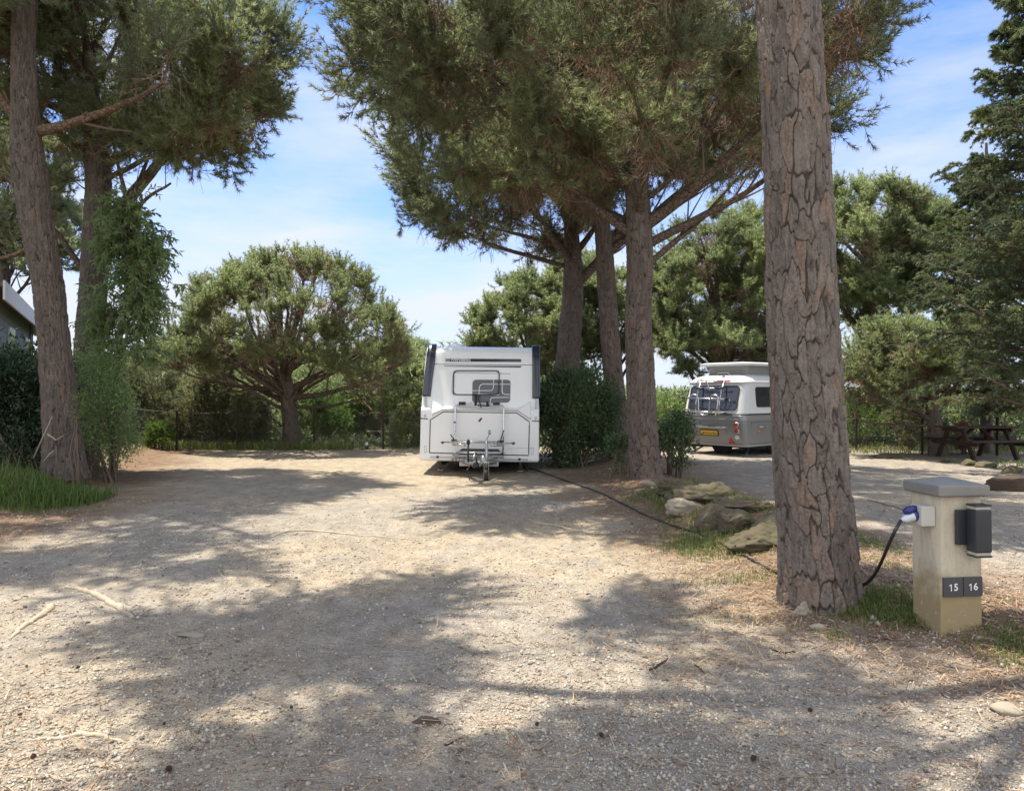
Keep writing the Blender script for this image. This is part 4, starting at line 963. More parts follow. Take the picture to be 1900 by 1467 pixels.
# ================================================================== woods across the valley
def far_pine_mesh(seed):
    rng = np.random.default_rng(seed)
    V, q = tubes(np.array([[(0, 0, -1.5), (0.1, 0, 1.5), (-0.1, 0.1, 3.2), (0, 0, 4.2)]]), np.array([[0.2, 0.16, 0.12, 0.05]]), 7)
    e = nrm(rng.normal(size=(9, 3)) + np.array([0, 0, 0.6])) * np.array([2.0, 2.0, 0.9]) + np.array([0, 0, 3.9])
    b = bez(np.tile([[0, 0, 2.4]], (9, 1)), e * np.array([.5, .5, .8]), e, 6); V2, q2 = tubes(b, np.full((9, 1), 0.07) * np.linspace(1, 0.3, 6)[None], 5)
    tv = np.concatenate([V, V2]); tq = np.concatenate([q, q2 + len(V)])
    c, cn = sample_lobes([(0, 0, 4.0, 2.3, 2.3, 1.3, 0.5)], 44, rng, 0.6, 0.6); k = rng.integers(0, 44, 1500)
    p = c[k] + rng.normal(size=(1500, 3)) * np.array([.34, .34, .2]); d = nrm(p - np.array([0, 0, 3.0]))
    Vn, fn, an = tufts(p, d, 8, 0.32, 0.055, rng, 1.0, np.clip(rng.uniform(0, .7, 44)[k] + rng.uniform(0, .3, 1500), 0, 1))
    return mk_mesh('far_trunk', tv, [tq]), mk_mesh('far_crown', Vn, [fn], an, smooth=False)
FPM = [far_pine_mesh(900 + k) for k in range(5)]
for a, b in FPM: a.materials.append(M['limb']); b.materials.append(M['needle_far'])
def far_pines():
    rng = np.random.default_rng(33); n = 0
    spots = []
    for band, (y0, y1, cnt, a0, a1) in enumerate([(34, 60, 46, -0.42, 0.05), (60, 110, 84, -0.48, 0.08), (110, 230, 90, -0.5, 0.12), (40, 90, 34, 0.12, 0.75)]):
        for _ in range(cnt):
            y = rng.uniform(y0, y1); spots.append((rng.uniform(a0, a1) * y, y))
    for x, y in spots:
        v = rng.integers(0, 5)
        s = rng.uniform(0.75, 1.3) * (1 + max(0, y - 100) / 260)
        root = thing('umbrella_pine', 'small umbrella pine in the wood across the valley', 'tree', (x, y, gz(x, y)), rng.uniform(0, 6.28), group='umbrella pines across the valley')
        root.scale = (s, s, s * rng.uniform(0.85, 1.1))
        for nm, me in (('trunk', FPM[v][0]), ('crown', FPM[v][1])):
            o = bpy.data.objects.new(nm, me); COL.objects.link(o); o.parent = root
far_pines()
def far_wood():
    rng = np.random.default_rng(34); n = 9000
    y = rng.uniform(150, 420, n); a = rng.uniform(-0.95, 0.95, n); x = a * y
    p = np.stack([x, y, ground(x, y) + rng.uniform(0.3, 5.5, n)], -1)
    V, f, at = tufts(p, nrm(rng.normal(size=(n, 3)) + np.array([0, 0, 1.0])), 9, 2.2, 0.55, rng, 1.1, np.clip(0.3 * fbm2(x * .05, y * .05, 3) + rng.uniform(0, .6, n), 0, 1))
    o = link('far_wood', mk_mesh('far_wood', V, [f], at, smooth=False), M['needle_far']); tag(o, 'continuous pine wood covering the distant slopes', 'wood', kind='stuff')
    # undergrowth on the valley side
    n = 16000; y = 22 + rng.exponential(22, n); a = rng.uniform(-0.85, 0.85, n); x = a * y
    k = (beyond(x, y) > 1.2) & (y < 150); x, y = x[k], y[k]; n = len(x)
    p = np.stack([x, y, ground(x, y) + rng.uniform(0.0, 0.5, n) * fbm2(x * .4, y * .4, 6) * 2], -1)
    V, f, at = tufts(p, nrm(rng.normal(size=(n, 3)) + np.array([0, 0, 0.8])), 9, 0.36, 0.06, rng, 1.1, np.clip(fbm2(x * .3, y * .3, 5) * .8 + rng.uniform(-.1, .3, n), 0, 1))
    o = link('undergrowth', mk_mesh('undergrowth', V, [f], at, smooth=False), M['fir']); tag(o, 'rough scrub undergrowth on the slope past the fence', 'undergrowth', kind='stuff')
far_wood()

# ================================================================== vehicles and furniture
M['gel'] = plain('white_gelcoat', (0.87, 0.88, 0.885), 0.22, var=0.01, scale=1.3, spec=0.5, coat=0.3, dirt=((0.74, 0.71, 0.65), 0.16))
M['navy'] = plain('navy_trim', (0.030, 0.034, 0.055), 0.22, var=0.15, scale=2, coat=0.5)
M['black'] = plain('black_plastic', (0.018, 0.018, 0.019), 0.45, var=0.2)
M['seam'] = plain('dark_rubber_seam', (0.03, 0.03, 0.032), 0.6)
M['tyre'] = plain('tyre_rubber', (0.022, 0.021, 0.020), 0.8, var=0.3, scale=20, dirt=((0.12, 0.10, 0.08), 0.4))
M['alu'] = plain('brushed_aluminium', (0.66, 0.66, 0.67), 0.28, 1.0, var=0.05)
M['steel'] = plain('galvanised_steel', (0.42, 0.42, 0.42), 0.42, 0.9, var=0.15, scale=14)
M['chassis'] = plain('underbody', (0.02, 0.02, 0.021), 0.8)
M['greydecal'] = plain('grey_decal', (0.135, 0.135, 0.150), 0.35, var=0.05)
M['palegrey'] = plain('pale_grey_paint', (0.50, 0.51, 0.53), 0.35, var=0.03)
M['white'] = plain('white_lettering', (0.82, 0.82, 0.82), 0.4, var=0.01)
M['darkred'] = plain('dark_red_emblem', (0.13, 0.012, 0.018), 0.35)
M['red'] = plain('red_lens', (0.45, 0.012, 0.012), 0.2, var=0.1, spec=0.6)
M['amber'] = plain('amber_lens', (0.65, 0.22, 0.02), 0.25)
M['clear'] = plain('clear_lens', (0.55, 0.60, 0.58), 0.15)
M['yellow'] = plain('yellow_plate', (0.62, 0.40, 0.03), 0.4, var=0.04)
M['silver'] = plain('silver_grey_paint', (0.215, 0.22, 0.23), 0.35, 0.08, var=0.06, scale=2, coat=0.2, dirt=((0.22, 0.20, 0.17), 0.35))
M['campwhite'] = plain('camper_white', (0.72, 0.74, 0.76), 0.3, var=0.03, scale=2, coat=0.2, dirt=((0.55, 0.54, 0.50), 0.3))
M['canvas'] = plain('grey_canvas', (0.30, 0.30, 0.28), 0.85, var=0.15, scale=5, bump=0.3)
m, nt, b = new_mat('tinted_acrylic'); b.inputs['Base Color'].default_value = (0.035, 0.04, 0.055, 1); b.inputs['Roughness'].default_value = 0.06; b.inputs['Specular IOR Level'].default_value = 0.6
M['glass'] = m

def caravan():
    d0 = 14.5; S = F / d0
    X0 = (889 - 950) / S; g = gz(X0, d0)
    root = thing('caravan', 'big white touring caravan parked drawbar-first with a folded bike carrier on its nose', 'caravan', (X0, d0, g))
    root.rotation_euler = (0, 0.014, 0)
    prof = [(0.03, 0.25), (0.0, 0.29), (0.0, 1.20), (0.012, 1.24), (0.075, 1.30), (0.33, 2.27), (0.37, 2.36), (0.45, 2.44), (0.60, 2.485), (1.6, 2.50), (4.9, 2.48), (5.15, 2.40), (5.25, 2.2), (5.28, 0.6), (5.2, 0.25)]
    fy = np.array([p[0] for p in prof[:9]]); fz = np.array([p[1] for p in prof[:9]])
    def yf(z): return float(np.interp(z, fz, fy))
    mb = MB(); W0 = 1.150; W1 = 1.095
    n = len(prof)
    def wid(z): return W0 + (W1 - W0) * min(1, max(0, (z - 1.0) / 1.5))
    xs = [-1, -0.985, -0.9, -0.5, 0, 0.5, 0.9, 0.985, 1]
    V = []
    for xi in xs:
        e = 0.0 if abs(xi) < 0.99 else 0.03
        for (y, z) in prof:
            cy_, cz_ = 2.6, 1.35
            V.append((xi * wid(z), y + (e if y < 1 else -e if y > 4 else 0), z - (e if z > 2.3 else 0) + (e if z < .27 else 0)))
    fs = []
    for a in range(len(xs) - 1):
        for k in range(n):
            k2 = (k + 1) % n
            fs.append((a * n + k, a * n + k2, (a + 1) * n + k2, (a + 1) * n + k))
    fs += [tuple(range(n)), tuple((len(xs) - 1) * n + k for k in range(n))[::-1]]
    mb.add(V, fs)
    body = mb.build('body', M['gel'], root, bevel=0.012, angle=0.35)
    # helper: zoomed-photo pixel -> local (x,z)
    def C(zx, zy):
        px, py = 740 + zx / 5.24, 620 + zy / 5.24
        x = (px - 889) / S; z = (EYE - g) - (py - HZ) / S + x * 0.014
        k = 1 + yf(z) / d0
        return x * k, (EYE - g) - ((py - HZ) / S) * k + x * 0.014
    def on(off): return lambda x, z: (x, yf(z) - off, z)
    def plate(name, pts, off, mat, parent=root, th=0.012, px=True, label=None):
        p = [C(*q) for q in pts] if px else pts
        mb = MB(); mb.prism(p, on(off), on(off - th)); return mb.build(name, mat, parent, label=label)
    def dense(pts, m=8):
        out = []
        for a, b in zip(pts, pts[1:] + pts[:1]):
            for t in range(m): out.append((a[0] + (b[0] - a[0]) * t / m, a[1] + (b[1] - a[1]) * t / m))
        return out
    def seam(name, pts, wpx, off, mat, parent, close=True, r=None):
        p = [C(*q) for q in (pts + pts[:1] if close else pts)]
        path = []
        for a, b in zip(p[:-1], p[1:]):
            for t in np.linspace(0, 1, 10, endpoint=False): path.append((a[0] + (b[0] - a[0]) * t, a[1] + (b[1] - a[1]) * t))
        path.append(p[-1])
        mb = MB(); mb.tube([(x, yf(z) - off, z) for x, z in path], r or wpx / 2 / 5.24 / S, 6); return mb.build(name, mat, parent, smooth=True)
    # navy corner caps, standing slightly above the roof line
    for sgn, pts in ((-1, [(258, 122), (338, 122), (330, 280), (312, 420), (296, 602), (218, 602), (228, 420), (243, 280)]), (1, [(1266, 130), (1340, 128), (1352, 280), (1358, 420), (1364, 622), (1284, 618), (1280, 420), (1276, 280)])):
        p = [C(*q) for q in pts]
        mb = MB(); zs = np.linspace(p[4][1], 2.5, 26)
        lz = [q[1] for q in (p[5], p[6], p[7], p[0])] if sgn < 0 else [q[1] for q in (p[5], p[6], p[7], p[0])]
        xa = np.interp(zs, [p[5][1], p[6][1], p[7][1], p[0][1]], [p[5][0], p[6][0], p[7][0], p[0][0]])
        xb = np.interp(zs, [p[4][1], p[3][1], p[2][1], p[1][1]], [p[4][0], p[3][0], p[2][0], p[1][0]])
        rows = []
        for x1, x2, z in zip(xa, xb, zs):
            y = yf(z) if z < 2.44 else yf(2.44) + (z - 2.44) * 2.0
            zz = z + (0.03 if z > 2.44 else 0)
            lo, hi = min(x1, x2), max(x1, x2)
            rows.append([(lo, y + 0.03, zz), (lo, y - 0.02, zz), (lo + .015, y - 0.035, zz), (hi - .015, y - 0.035, zz), (hi, y - 0.02, zz), (hi, y + 0.03, zz)])
        A = np.array(rows); m_ = A.shape[1]; V = A.reshape(-1, 3)
        f = [(i * m_ + j, i * m_ + j + 1, (i + 1) * m_ + j + 1, (i + 1) * m_ + j) for i in range(len(zs) - 1) for j in range(m_ - 1)]
        f += [tuple(range(m_)), tuple((len(zs) - 1) * m_ + j for j in range(m_))]
        mb.add(V, f); mb.build('corner_cap', M['navy'], root, smooth=True)
        # lower corner moulding with its two grooves
        q = [(238, 610), (262, 610), (258, 806), (236, 806)] if sgn < 0 else [(1312, 628), (1336, 628), (1336, 832), (1312, 830)]
        plate('corner_moulding', q, 0.018, M['palegrey'], root, 0.02)
        q = [(205, 812), (275, 818), (275, 826), (205, 822)] if sgn < 0 else [(1288, 838), (1360, 842), (1360, 850), (1288, 846)]
        plate('corner_seam', q, 0.006, M['seam'], root, 0.01)
        # side marker outline
        q = rrect(*((244, 268, 1080, 1150) if sgn < 0 else (1280, 1308, 1100, 1170)), 10, 4)
        cq = [C(*a) for a in q]; cx = sum(a[0] for a in cq) / len(cq); cz = sum(a[1] for a in cq) / len(cq)
        mb = MB(); mb.ring(cq, [(cx + (a - cx) * .7, cz + (b - cz) * .86) for a, b in cq], on(0.008), on(-0.004)); mb.build('marker_recess', M['palegrey'], root)
    # roof vent
    MB().lathe([(0.17, 0.0), (0.17, 0.03), (0.12, 0.06), (0.03, 0.075)], 24, ((836 - 889) / S, 0.95, 2.49)).build('roof_vent', M['gel'], root, smooth=True)
    # stripes, badge
    st = plate('stripe', [(430, 236), (1162, 240), (1168, 246), (1168, 270), (430, 266)], 0.004, M['navy'], root, 0.006)
    V, fc = text_faces('WEINSBERG', 0.072, 0.0009)
    cxz = C(580, 251)
    def place(V): return np.array([(cxz[0] + v[0], yf(cxz[1] + v[1]) - 0.006, cxz[1] + v[1]) for v in V])
    MB().add(place(V), fc).build('lettering', M['white'], st)
    cb = C(452, 251); ang = np.linspace(0, 2 * PI, 28, endpoint=False)
    mb = MB(); mb.ring([(cb[0] + .042 * math.cos(a), cb[1] + .036 * math.sin(a)) for a in ang], [(cb[0] + .033 * math.cos(a), cb[1] + .028 * math.sin(a)) for a in ang], on(0.007), on(0.002))
    mb.prism([(cb[0] - .022, cb[1] + .012), (cb[0] - .012, cb[1] + .014), (cb[0] + .02, cb[1] - .012), (cb[0] + .01, cb[1] - .016)], on(0.007), on(0.002))
    mb.build('round_badge', M['white'], st)
    plate('stripe', [(420, 306), (1168, 308), (1168, 324), (420, 312)], 0.004, M['navy'], root, 0.006)
    seam('panel_seam', [(322, 290), (1278, 300)], 5, 0.0, M['seam'], root, False, 0.006)
    # window graphics: black outlined frame and grey decal with white curves
    gp = plate('decal_panel', rrect(700, 1070, 441, 664, 34), 0.004, M['greydecal'], root, 0.006)
    mb = MB()
    for pts in ([(700, 548), (880, 548), (896, 540), (904, 524), (904, 441)], [(765, 600), (768, 510), (780, 492), (800, 484), (1066, 486)], [(990, 441), (990, 560), (1000, 576), (1016, 584), (1064, 586)], [(876, 662), (880, 630), (892, 616), (1064, 612)], [(700, 578), (960, 590)]):
        mb.tube([(x, yf(z) - 0.004, z) for x, z in (C(*p) for p in pts)], 0.010, 6)
    mb.build('decal_lines', M['white'], gp, smooth=True)
    win = [C(*p) for p in rrect(510, 962, 350, 590, 34)]
    cx = sum(p[0] for p in win) / len(win); cz = sum(p[1] for p in win) / len(win)
    wf = MB(); wf.ring(win, [(cx + (x - cx) * .958, cz + (z - cz) * .93) for x, z in win], on(0.022), on(-0.004))
    wfo = wf.build('window_frame', M['black'], root)
    seam('window_shadow_line', [(504, 395), (500, 560), (520, 596)], 3, 0.0, M['palegrey'], wfo, False, 0.006)
    seam('upper_seam', [(528, 374), (1068, 384)], 3, 0.0, M['seam'], wfo, False, 0.004)
    # moulded ledge under the window
    mb = MB()
    P1 = [(318, 632), (352, 655), (432, 702), (1148, 722), (1240, 662), (1272, 640)]
    P2 = [(314, 800), (330, 784), (420, 742), (1146, 752), (1250, 820), (1276, 838)]
    a = [C(*p) for p in P1]; b_ = [C(*p) for p in P2]
    A = np.array([[(x, yf(z) + 0.004, z) for x, z in a], [(x, yf(z) - 0.055, z - 0.03) for x, z in a], [(x, yf(z) - 0.055, z + 0.035) for x, z in b_], [(x, yf(z) + 0.004, z) for x, z in b_]])
    f = [(i * 6 + j, i * 6 + j + 1, (i + 1) * 6 + j + 1, (i + 1) * 6 + j) for i in range(3) for j in range(5)] + [(0, 6, 12, 18), (23, 17, 11, 5)]
    mb.add(A.reshape(-1, 3), f); mb.build('ledge', M['gel'], root, bevel=0.02)
    # gas locker door
    LD = [(296, 1150), (300, 832), (424, 754), (1140, 764), (1262, 852), (1258, 1176)]
    ld = plate('locker_door', LD, 0.010, M['gel'], root, 0.012)
    seam('locker_seam', LD, 7, 0.008, M['seam'], ld, True, 0.0095)
    seam('panel_crease', [(1060, 1112), (1160, 1106), (1305, 1106)], 4, 0.010, M['palegrey'], ld, False, 0.005)
    plate('emblem', [(784, 812), (806, 812), (784, 850), (762, 850)], 0.016, M['darkred'], ld, 0.008)
    # bottom rail and its square marker lamps
    plate('bottom_rail', [(300, 1184), (640, 1188), (640, 1206), (300, 1202)], 0.006, M['palegrey'], root, 0.01)
    plate('bottom_rail', [(1000, 1204), (1252, 1208), (1252, 1226), (1000, 1222)], 0.006, M['palegrey'], root, 0.01)
    for q in ((375, 1192), (1170, 1214)):
        plate('marker_lamp', [(q[0] - 11, q[1] - 11), (q[0] + 11, q[1] - 11), (q[0] + 11, q[1] + 11), (q[0] - 11, q[1] + 11)], 0.014, M['black'], root, 0.02)
    x, z = C(312, 715); MB().lathe([(0.022, 0), (0.022, 0.012), (0.01, 0.016)], 14, (x, yf(z) - 0.014, z), 'y').build('lock', M['palegrey'], root, smooth=True)
    # chassis and wheels
    MB().box((0, 2.9, 0.30), (1.9, 4.4, 0.12)).box((-.75, 2.9, 0.2), (0.08, 4.6, 0.16)).box((.75, 2.9, 0.2), (0.08, 4.6, 0.16)).build('chassis', M['chassis'], root)
    for sx in (-1, 1):
        w = MB().lathe([(0.20, -0.10), (0.29, -0.10), (0.325, -0.07), (0.33, 0), (0.325, 0.07), (0.29, 0.10), (0.20, 0.10)], 32, (sx * 0.98, 3.1, 0.33), 'x').build('wheel', M['tyre'], root, smooth=True)
        MB().lathe([(0.0, -0.05), (0.19, -0.06), (0.195, 0.06), (0.0, 0.05)], 24, (sx * 0.98, 3.1, 0.33), 'x').build('rim', M['steel'], w)
        lg = MB().box((sx * .8, 0.5, 0.14), (0.05, 0.35, 0.05), Matrix.Rotation(-0.9, 3, 'X')).box((sx * .8, 0.62, 0.02), (0.12, 0.12, 0.02)).build('steady_leg', M['steel'], root)
    # drawbar
    db = MB()
    for sx in (-1, 1): db.tube([(sx * 0.72, 1.6, 0.24), (sx * 0.34, 0.0, 0.25), (sx * 0.05, -1.05, 0.30)], 0.038, 8)
    db.box((0, -0.5, 0.26), (0.34, 0.03, 0.06)).box((0, -1.0, 0.31), (0.12, 0.28, 0.09)).box((0, -0.1, 0.22), (0.75, 0.05, 0.1))
    dbo = db.build('drawbar', M['steel'], root, bevel=0.006)
    MB().tube([(0.0, -1.1, 0.32), (0, -1.25, 0.335), (0, -1.38, 0.33)], [0.035, 0.04, 0.05], 10).lathe([(0.055, 0), (0.06, 0.05), (0.03, 0.09)], 16, (0, -1.37, 0.27)).tube([(0, -1.2, 0.37), (0, -1.3, 0.44), (0, -1.45, 0.46)], 0.014, 8).build('coupling', M['black'], dbo, smooth=True)
    MB().tube([(-0.16, -0.95, 0.33), (-0.17, -0.86, 0.52), (-0.17, -0.80, 0.66)], 0.018, 8).lathe([(0.03, 0), (0.034, .05), (.02, .09)], 12, (-0.17, -0.8, 0.64)).build('handbrake', M['black'], dbo, smooth=True)
    jw = MB().tube([(0.17, -0.98, 0.10), (0.17, -0.98, 0.72)], 0.026, 10).tube([(0.17, -0.98, 0.72), (0.17, -0.98, 0.76), (0.20, -1.0, 0.80), (0.215, -1.0, 0.87)], 0.010, 8).lathe([(0.022, 0), (0.028, .04), (.02, .08)], 12, (0.215, -1.0, 0.83)).build('jockey_stem', M['steel'], dbo, smooth=True)
    MB().lathe([(0.03, -0.035), (0.10, -0.035), (0.112, -0.015), (0.112, 0.015), (0.10, 0.035), (0.03, 0.035)], 28, (0.17, -0.98, 0.112), 'x').build('jockey_wheel', M['tyre'], jw, smooth=True)
    MB().box((0.13, -0.98, 0.2), (0.012, 0.06, 0.26)).box((0.21, -0.98, 0.2), (0.012, 0.06, 0.26)).box((0.17, -0.98, 0.33), (0.1, 0.08, 0.03)).build('jockey_fork', M['steel'], jw, bevel=0.004)
    pr = MB()
    for k in range(4): pr.lathe([(0.035, -0.02), (0.045, -0.014), (0.045, 0.014), (0.035, 0.02)], 16, (-0.46 + 0.075 * k, -0.12, 0.29), 'x')
    pr.tube([(-0.52, -0.12, 0.29), (-0.12, -0.12, 0.29)], 0.03, 10); pr.build('stabiliser_coils', M['steel'], dbo, smooth=True)
    MB().lathe([(0.02, -.05), (.10, -.05), (.115, 0), (.10, .05), (.02, .05)], 24, (0.10, -0.55, 0.32), 'x').tube([(0.10, -0.5, 0.33), (0.28, -0.35, 0.36), (0.34, -0.1, 0.34)], 0.022, 8).tube([(0.0, -0.4, 0.40), (-0.05, -0.6, 0.48), (-0.08, -0.8, 0.36)], 0.014, 8).build('winch_drum', M['steel'], dbo, smooth=True)
    MB().tube([(-0.1, -1.1, 0.3), (-0.18, -0.9, 0.18), (-0.2, -0.5, 0.16), (-0.1, -0.1, 0.22)], 0.012, 6).tube([(0.05, -1.0, 0.28), (0.1, -0.8, 0.13), (0.05, -0.4, 0.18)], 0.010, 6).build('brake_cable', M['black'], dbo, smooth=True)
    # bike carrier
    def BC(zx, zy, y): x, z = C(zx, zy); return (x, y, z)
    rk = MB()
    yo = -0.10
    fr = [BC(540, 1175, yo), BC(540, 960, yo), BC(542, 720, yo + .03), BC(550, 690, yo + .05), BC(580, 668, yo + .06), BC(700, 666, yo + .06), BC(860, 672, yo + .06), BC(970, 676, yo + .06), BC(1000, 696, yo + .05), BC(1012, 728, yo + .03), BC(1012, 960, yo), BC(1010, 1190, yo)]
    rk.tube(fr, 0.017, 10); rk.tube([BC(556, 688, yo + .03), BC(1000, 692, yo + .03)], 0.010, 8)
    rko = rk.build('bike_carrier', M['alu'], root, smooth=True)
    tr = MB()
    tr.tube([BC(440, 1036, -0.34), BC(1110, 1046, -0.34)], 0.015, 8).tube([BC(560, 1020, -0.46), BC(980, 1028, -0.46)], 0.013, 8)
    tr.tube([BC(530, 1058, -0.20), BC(648, 1062, -0.38)], 0.026, 8).tube([BC(1014, 1066, -0.20), BC(898, 1062, -0.38)], 0.026, 8)
    tr.build('wheel_rail', M['alu'], rko, smooth=True)
    for p, q in (((425, 1032), (445, 1048)), ((1100, 1054), (1122, 1042))): MB().tube([BC(*p, -0.34), BC(*q, -0.34)], 0.022, 8).build('rail_end', M['black'], rko, smooth=True)
    lo = MB()
    lo.tube([BC(528, 1168, -0.18), BC(1018, 1186, -0.18)], 0.020, 8).tube([BC(566, 1136, -0.3), BC(990, 1146, -0.3)], 0.018, 8); lo.build('lower_bar', M['alu'], rko, smooth=True)
    MB().prism([(-0.44, .0), (.36, .0), (.30, .045), (-.38, .045)], lambda u, v: (u + .06, -0.24, 0.47 + v), lambda u, v: (u + .06, -0.27, 0.47 + v)).prism([(-0.46, .0), (.40, .0), (.40, .04), (-.46, .04)], lambda u, v: (u + .06, -0.20, 0.40 + v), lambda u, v: (u + .06, -0.23, 0.40 + v)).build('support_plate', M['black'], rko)
    for q in ((610, 668), (938, 676)): MB().tube([BC(q[0] - 32, q[1], yo + .06), BC(q[0] + 32, q[1] + 1, yo + .06)], 0.030, 10).build('foam_grip', M['black'], rko, smooth=True)
    MB().tube([BC(738, 590, -0.05), BC(742, 640, -0.12), BC(738, 690, -0.10)], 0.022, 8).tube([BC(710, 586, -0.05), BC(765, 592, -0.05)], 0.024, 8).build('clamp', M['black'], rko, smooth=True)
    MB().tube([BC(752, 596, -0.07), BC(772, 640, -0.12), BC(795, 708, -0.14)], 0.012, 8).tube([BC(765, 600, -.07), BC(780, 606, -.1)], 0.02, 8).build('strap', M['black'], rko, smooth=True)
    MB().tube([BC(760, 686, -0.12), BC(855, 694, -0.12), BC(878, 690, -0.12)], 0.014, 8).tube([BC(850, 650, -0.1), BC(856, 690, -0.1)], 0.024, 8).build('clamp', M['black'], rko, smooth=True)
    for sgn, pts in ((1, [(512, 962), (546, 1010)]), (-1, [(1014, 924), (988, 1020)])):
        MB().tube([BC(*pts[0], -0.38), BC(*pts[1], -0.34)], 0.012, 8).box(BC(pts[1][0], pts[1][1] + 8, -0.34), (0.11, 0.05, 0.035)).build('rail_arm', M['black'], rko, bevel=0.004)
    for q in ((540, 852), (540, 1070), (1010, 1074)): MB().box(BC(*q, yo), (0.045, 0.045, 0.03)).build('frame_joint', M['black'], rko, bevel=0.004)
caravan()

def camper():
    d0 = 18.2; S = F / d0
    corner = P(1377, 848, d0); corner[2] = gz(corner[0], d0)
    th = math.radians(34)
    # local frame: x along rear face (rear-left -> near corner), y forwards along the body
    vdir = nrm(np.array([corner[0], corner[1], 0]))
    # outward rear normal is turned 41 degrees from the direction to the camera
    tocam = -vdir; c, s = math.cos(-th), math.sin(-th)
    nrear = np.array([tocam[0] * c - tocam[1] * s, tocam[0] * s + tocam[1] * c, 0])
    fwd = -nrear; xax = np.array([fwd[1], -fwd[0], 0])
    rz = math.atan2(xax[1], xax[0])
    W = 0.925
    org = corner - xax * W * 0.96 
    root = thing('camper', 'vintage silver and white pop-top camper parked at an angle under the pines', 'caravan', (org[0], org[1], gz(org[0], org[1])), rz)
    # body rings: z, rear y, front y, half width, corner radius
    RG = [(0.24, 0.20, 3.1, 0.86, .10), (0.27, 0.13, 3.2, 0.90, .12), (0.45, 0.04, 3.32, 0.925, .14), (0.80, 0.0, 3.38, 0.93, .16), (1.02, 0.015, 3.38, 0.93, .17), (1.04, 0.02, 3.38, 0.928, .17),
          (1.40, 0.09, 3.32, 0.905, .20), (1.76, 0.19, 3.2, 0.875, .22), (1.80, 0.175, 3.22, 0.885, .22), (1.83, 0.18, 3.21, 0.885, .22), (1.90, 0.24, 3.12, 0.84, .24), (1.97, 0.36, 2.95, 0.73, .26), (2.01, 0.55, 2.75, 0.56, .25)]
    def ring(y0, y1, w, r, n=7):
        pts = []
        for cx, cyy, a0 in ((w - r, y1 - r, 0), (-w + r, y1 - r, PI / 2), (-w + r, y0 + r, PI), (w - r, y0 + r, 1.5 * PI)):
            for i in range(n + 1):
                a = a0 + PI / 2 * i / n; pts.append((cx + r * math.cos(a), cyy + r * math.sin(a)))
        return pts
    def skin(name, rings, mat, parent, cap_top=False, cap_bot=False):
        mb = MB(); V = []; k = 32
        for z, y0, y1, w, r in rings: V += [(x, y, z + (0.06 * max(0, min(1, (y - .9) / .3)) * 0 if z < .3 else 0)) for x, y in ring(y0, y1, w, r)]
        f = [(i * k + j, i * k + (j + 1) % k, (i + 1) * k + (j + 1) % k, (i + 1) * k + j) for i in range(len(rings) - 1) for j in range(k)]
        if cap_top: f.append(tuple((len(rings) - 1) * k + j for j in range(k)))
        if cap_bot: f.append(tuple(range(k))[::-1])
        mb.add(V, f); return mb.build(name, mat, parent, bevel=0.004, angle=0.5)
    skin('lower_body', RG[:5], M['silver'], root, False, True)
    skin('upper_body', RG[5:], M['campwhite'], root, True, False)
    skin('belt_rail', [(1.015, 0.0, 3.40, 0.945, .17), (1.02, -0.008, 3.405, 0.95, .17), (1.04, -0.008, 3.405, 0.95, .17), (1.045, 0.0, 3.40, 0.945, .17)], M['seam'], root)
    skin('lower_band', [(0.885, -0.003, 3.385, 0.933, .163), (0.89, -0.006, 3.388, 0.936, .165), (1.0, 0.004, 3.388, 0.936, .172), (1.005, 0.01, 3.385, 0.933, .17)], plain('pale_silver_band', (0.30, 0.303, 0.31), 0.35, 0.3), root)
    skin('gutter', [(1.795, 0.155, 3.24, 0.90, .22), (1.80, 0.15, 3.245, 0.905, .22), (1.815, 0.15, 3.245, 0.905, .22), (1.82, 0.16, 3.24, 0.90, .22)], M['palegrey'], root)
    skin('skirt_edge', [(0.235, 0.16, 3.17, 0.885, .12), (0.24, 0.155, 3.175, 0.89, .12), (0.265, 0.12, 3.21, 0.905, .12), (0.27, 0.125, 3.2, 0.90, .12)], M['palegrey'], root)
    pt = skin('pop_top_canvas', [(1.98, 0.66, 2.8, 0.56, .12), (2.24, 0.60, 2.86, 0.60, .12)], M['canvas'], root)
    skin('pop_top_lid', [(2.23, 0.46, 2.95, 0.70, .14), (2.25, 0.42, 3.0, 0.73, .15), (2.29, 0.42, 3.0, 0.73, .15), (2.32, 0.52, 2.9, 0.65, .14), (2.335, 0.8, 2.6, 0.4, .12)], M['campwhite'], root, True, True)
    MB().tube([(-.25, .58, 2.0), (-.2, .57, 2.06), (.1, .57, 2.06), (.15, .58, 2.0)], 0.014, 8).build('lid_handle', M['white'], root, smooth=True)
    zz = np.array([r[0] for r in RG]); yy = np.array([r[1] for r in RG]); ww = np.array([r[3] for r in RG])
    def yr(z): return float(np.interp(z, zz, yy))
    def xs(z): return float(np.interp(z, zz, ww))
    def on(off): return lambda x, z: (x, yr(z) - off, z)
    def onside(off): return lambda y, z: (xs(z) + off, y, z)
    def plate(name, pts, mat, off=0.008, th=0.012, f=on, parent=root):
        mb = MB(); mb.prism(pts, f(off), f(off - th)); return mb.build(name, mat, parent, smooth=False)
    def frame(name, pts, k1, k2, mat, off, th, f=on, parent=root):
        cx = sum(p[0] for p in pts) / len(pts); cz = sum(p[1] for p in pts) / len(pts)
        mb = MB(); mb.ring(pts, [(cx + (x - cx) * k1, cz + (z - cz) * k2) for x, z in pts], f(off), f(off - th)); return mb.build(name, mat, parent)
    rw = rrect(-0.74, 0.72, 1.12, 1.73, 0.10)
    w = plate('rear_window', rw, M['glass'], 0.012, 0.016); frame('window_rubber', rw, 0.96, 0.92, M['seam'], 0.020, 0.02, parent=w)
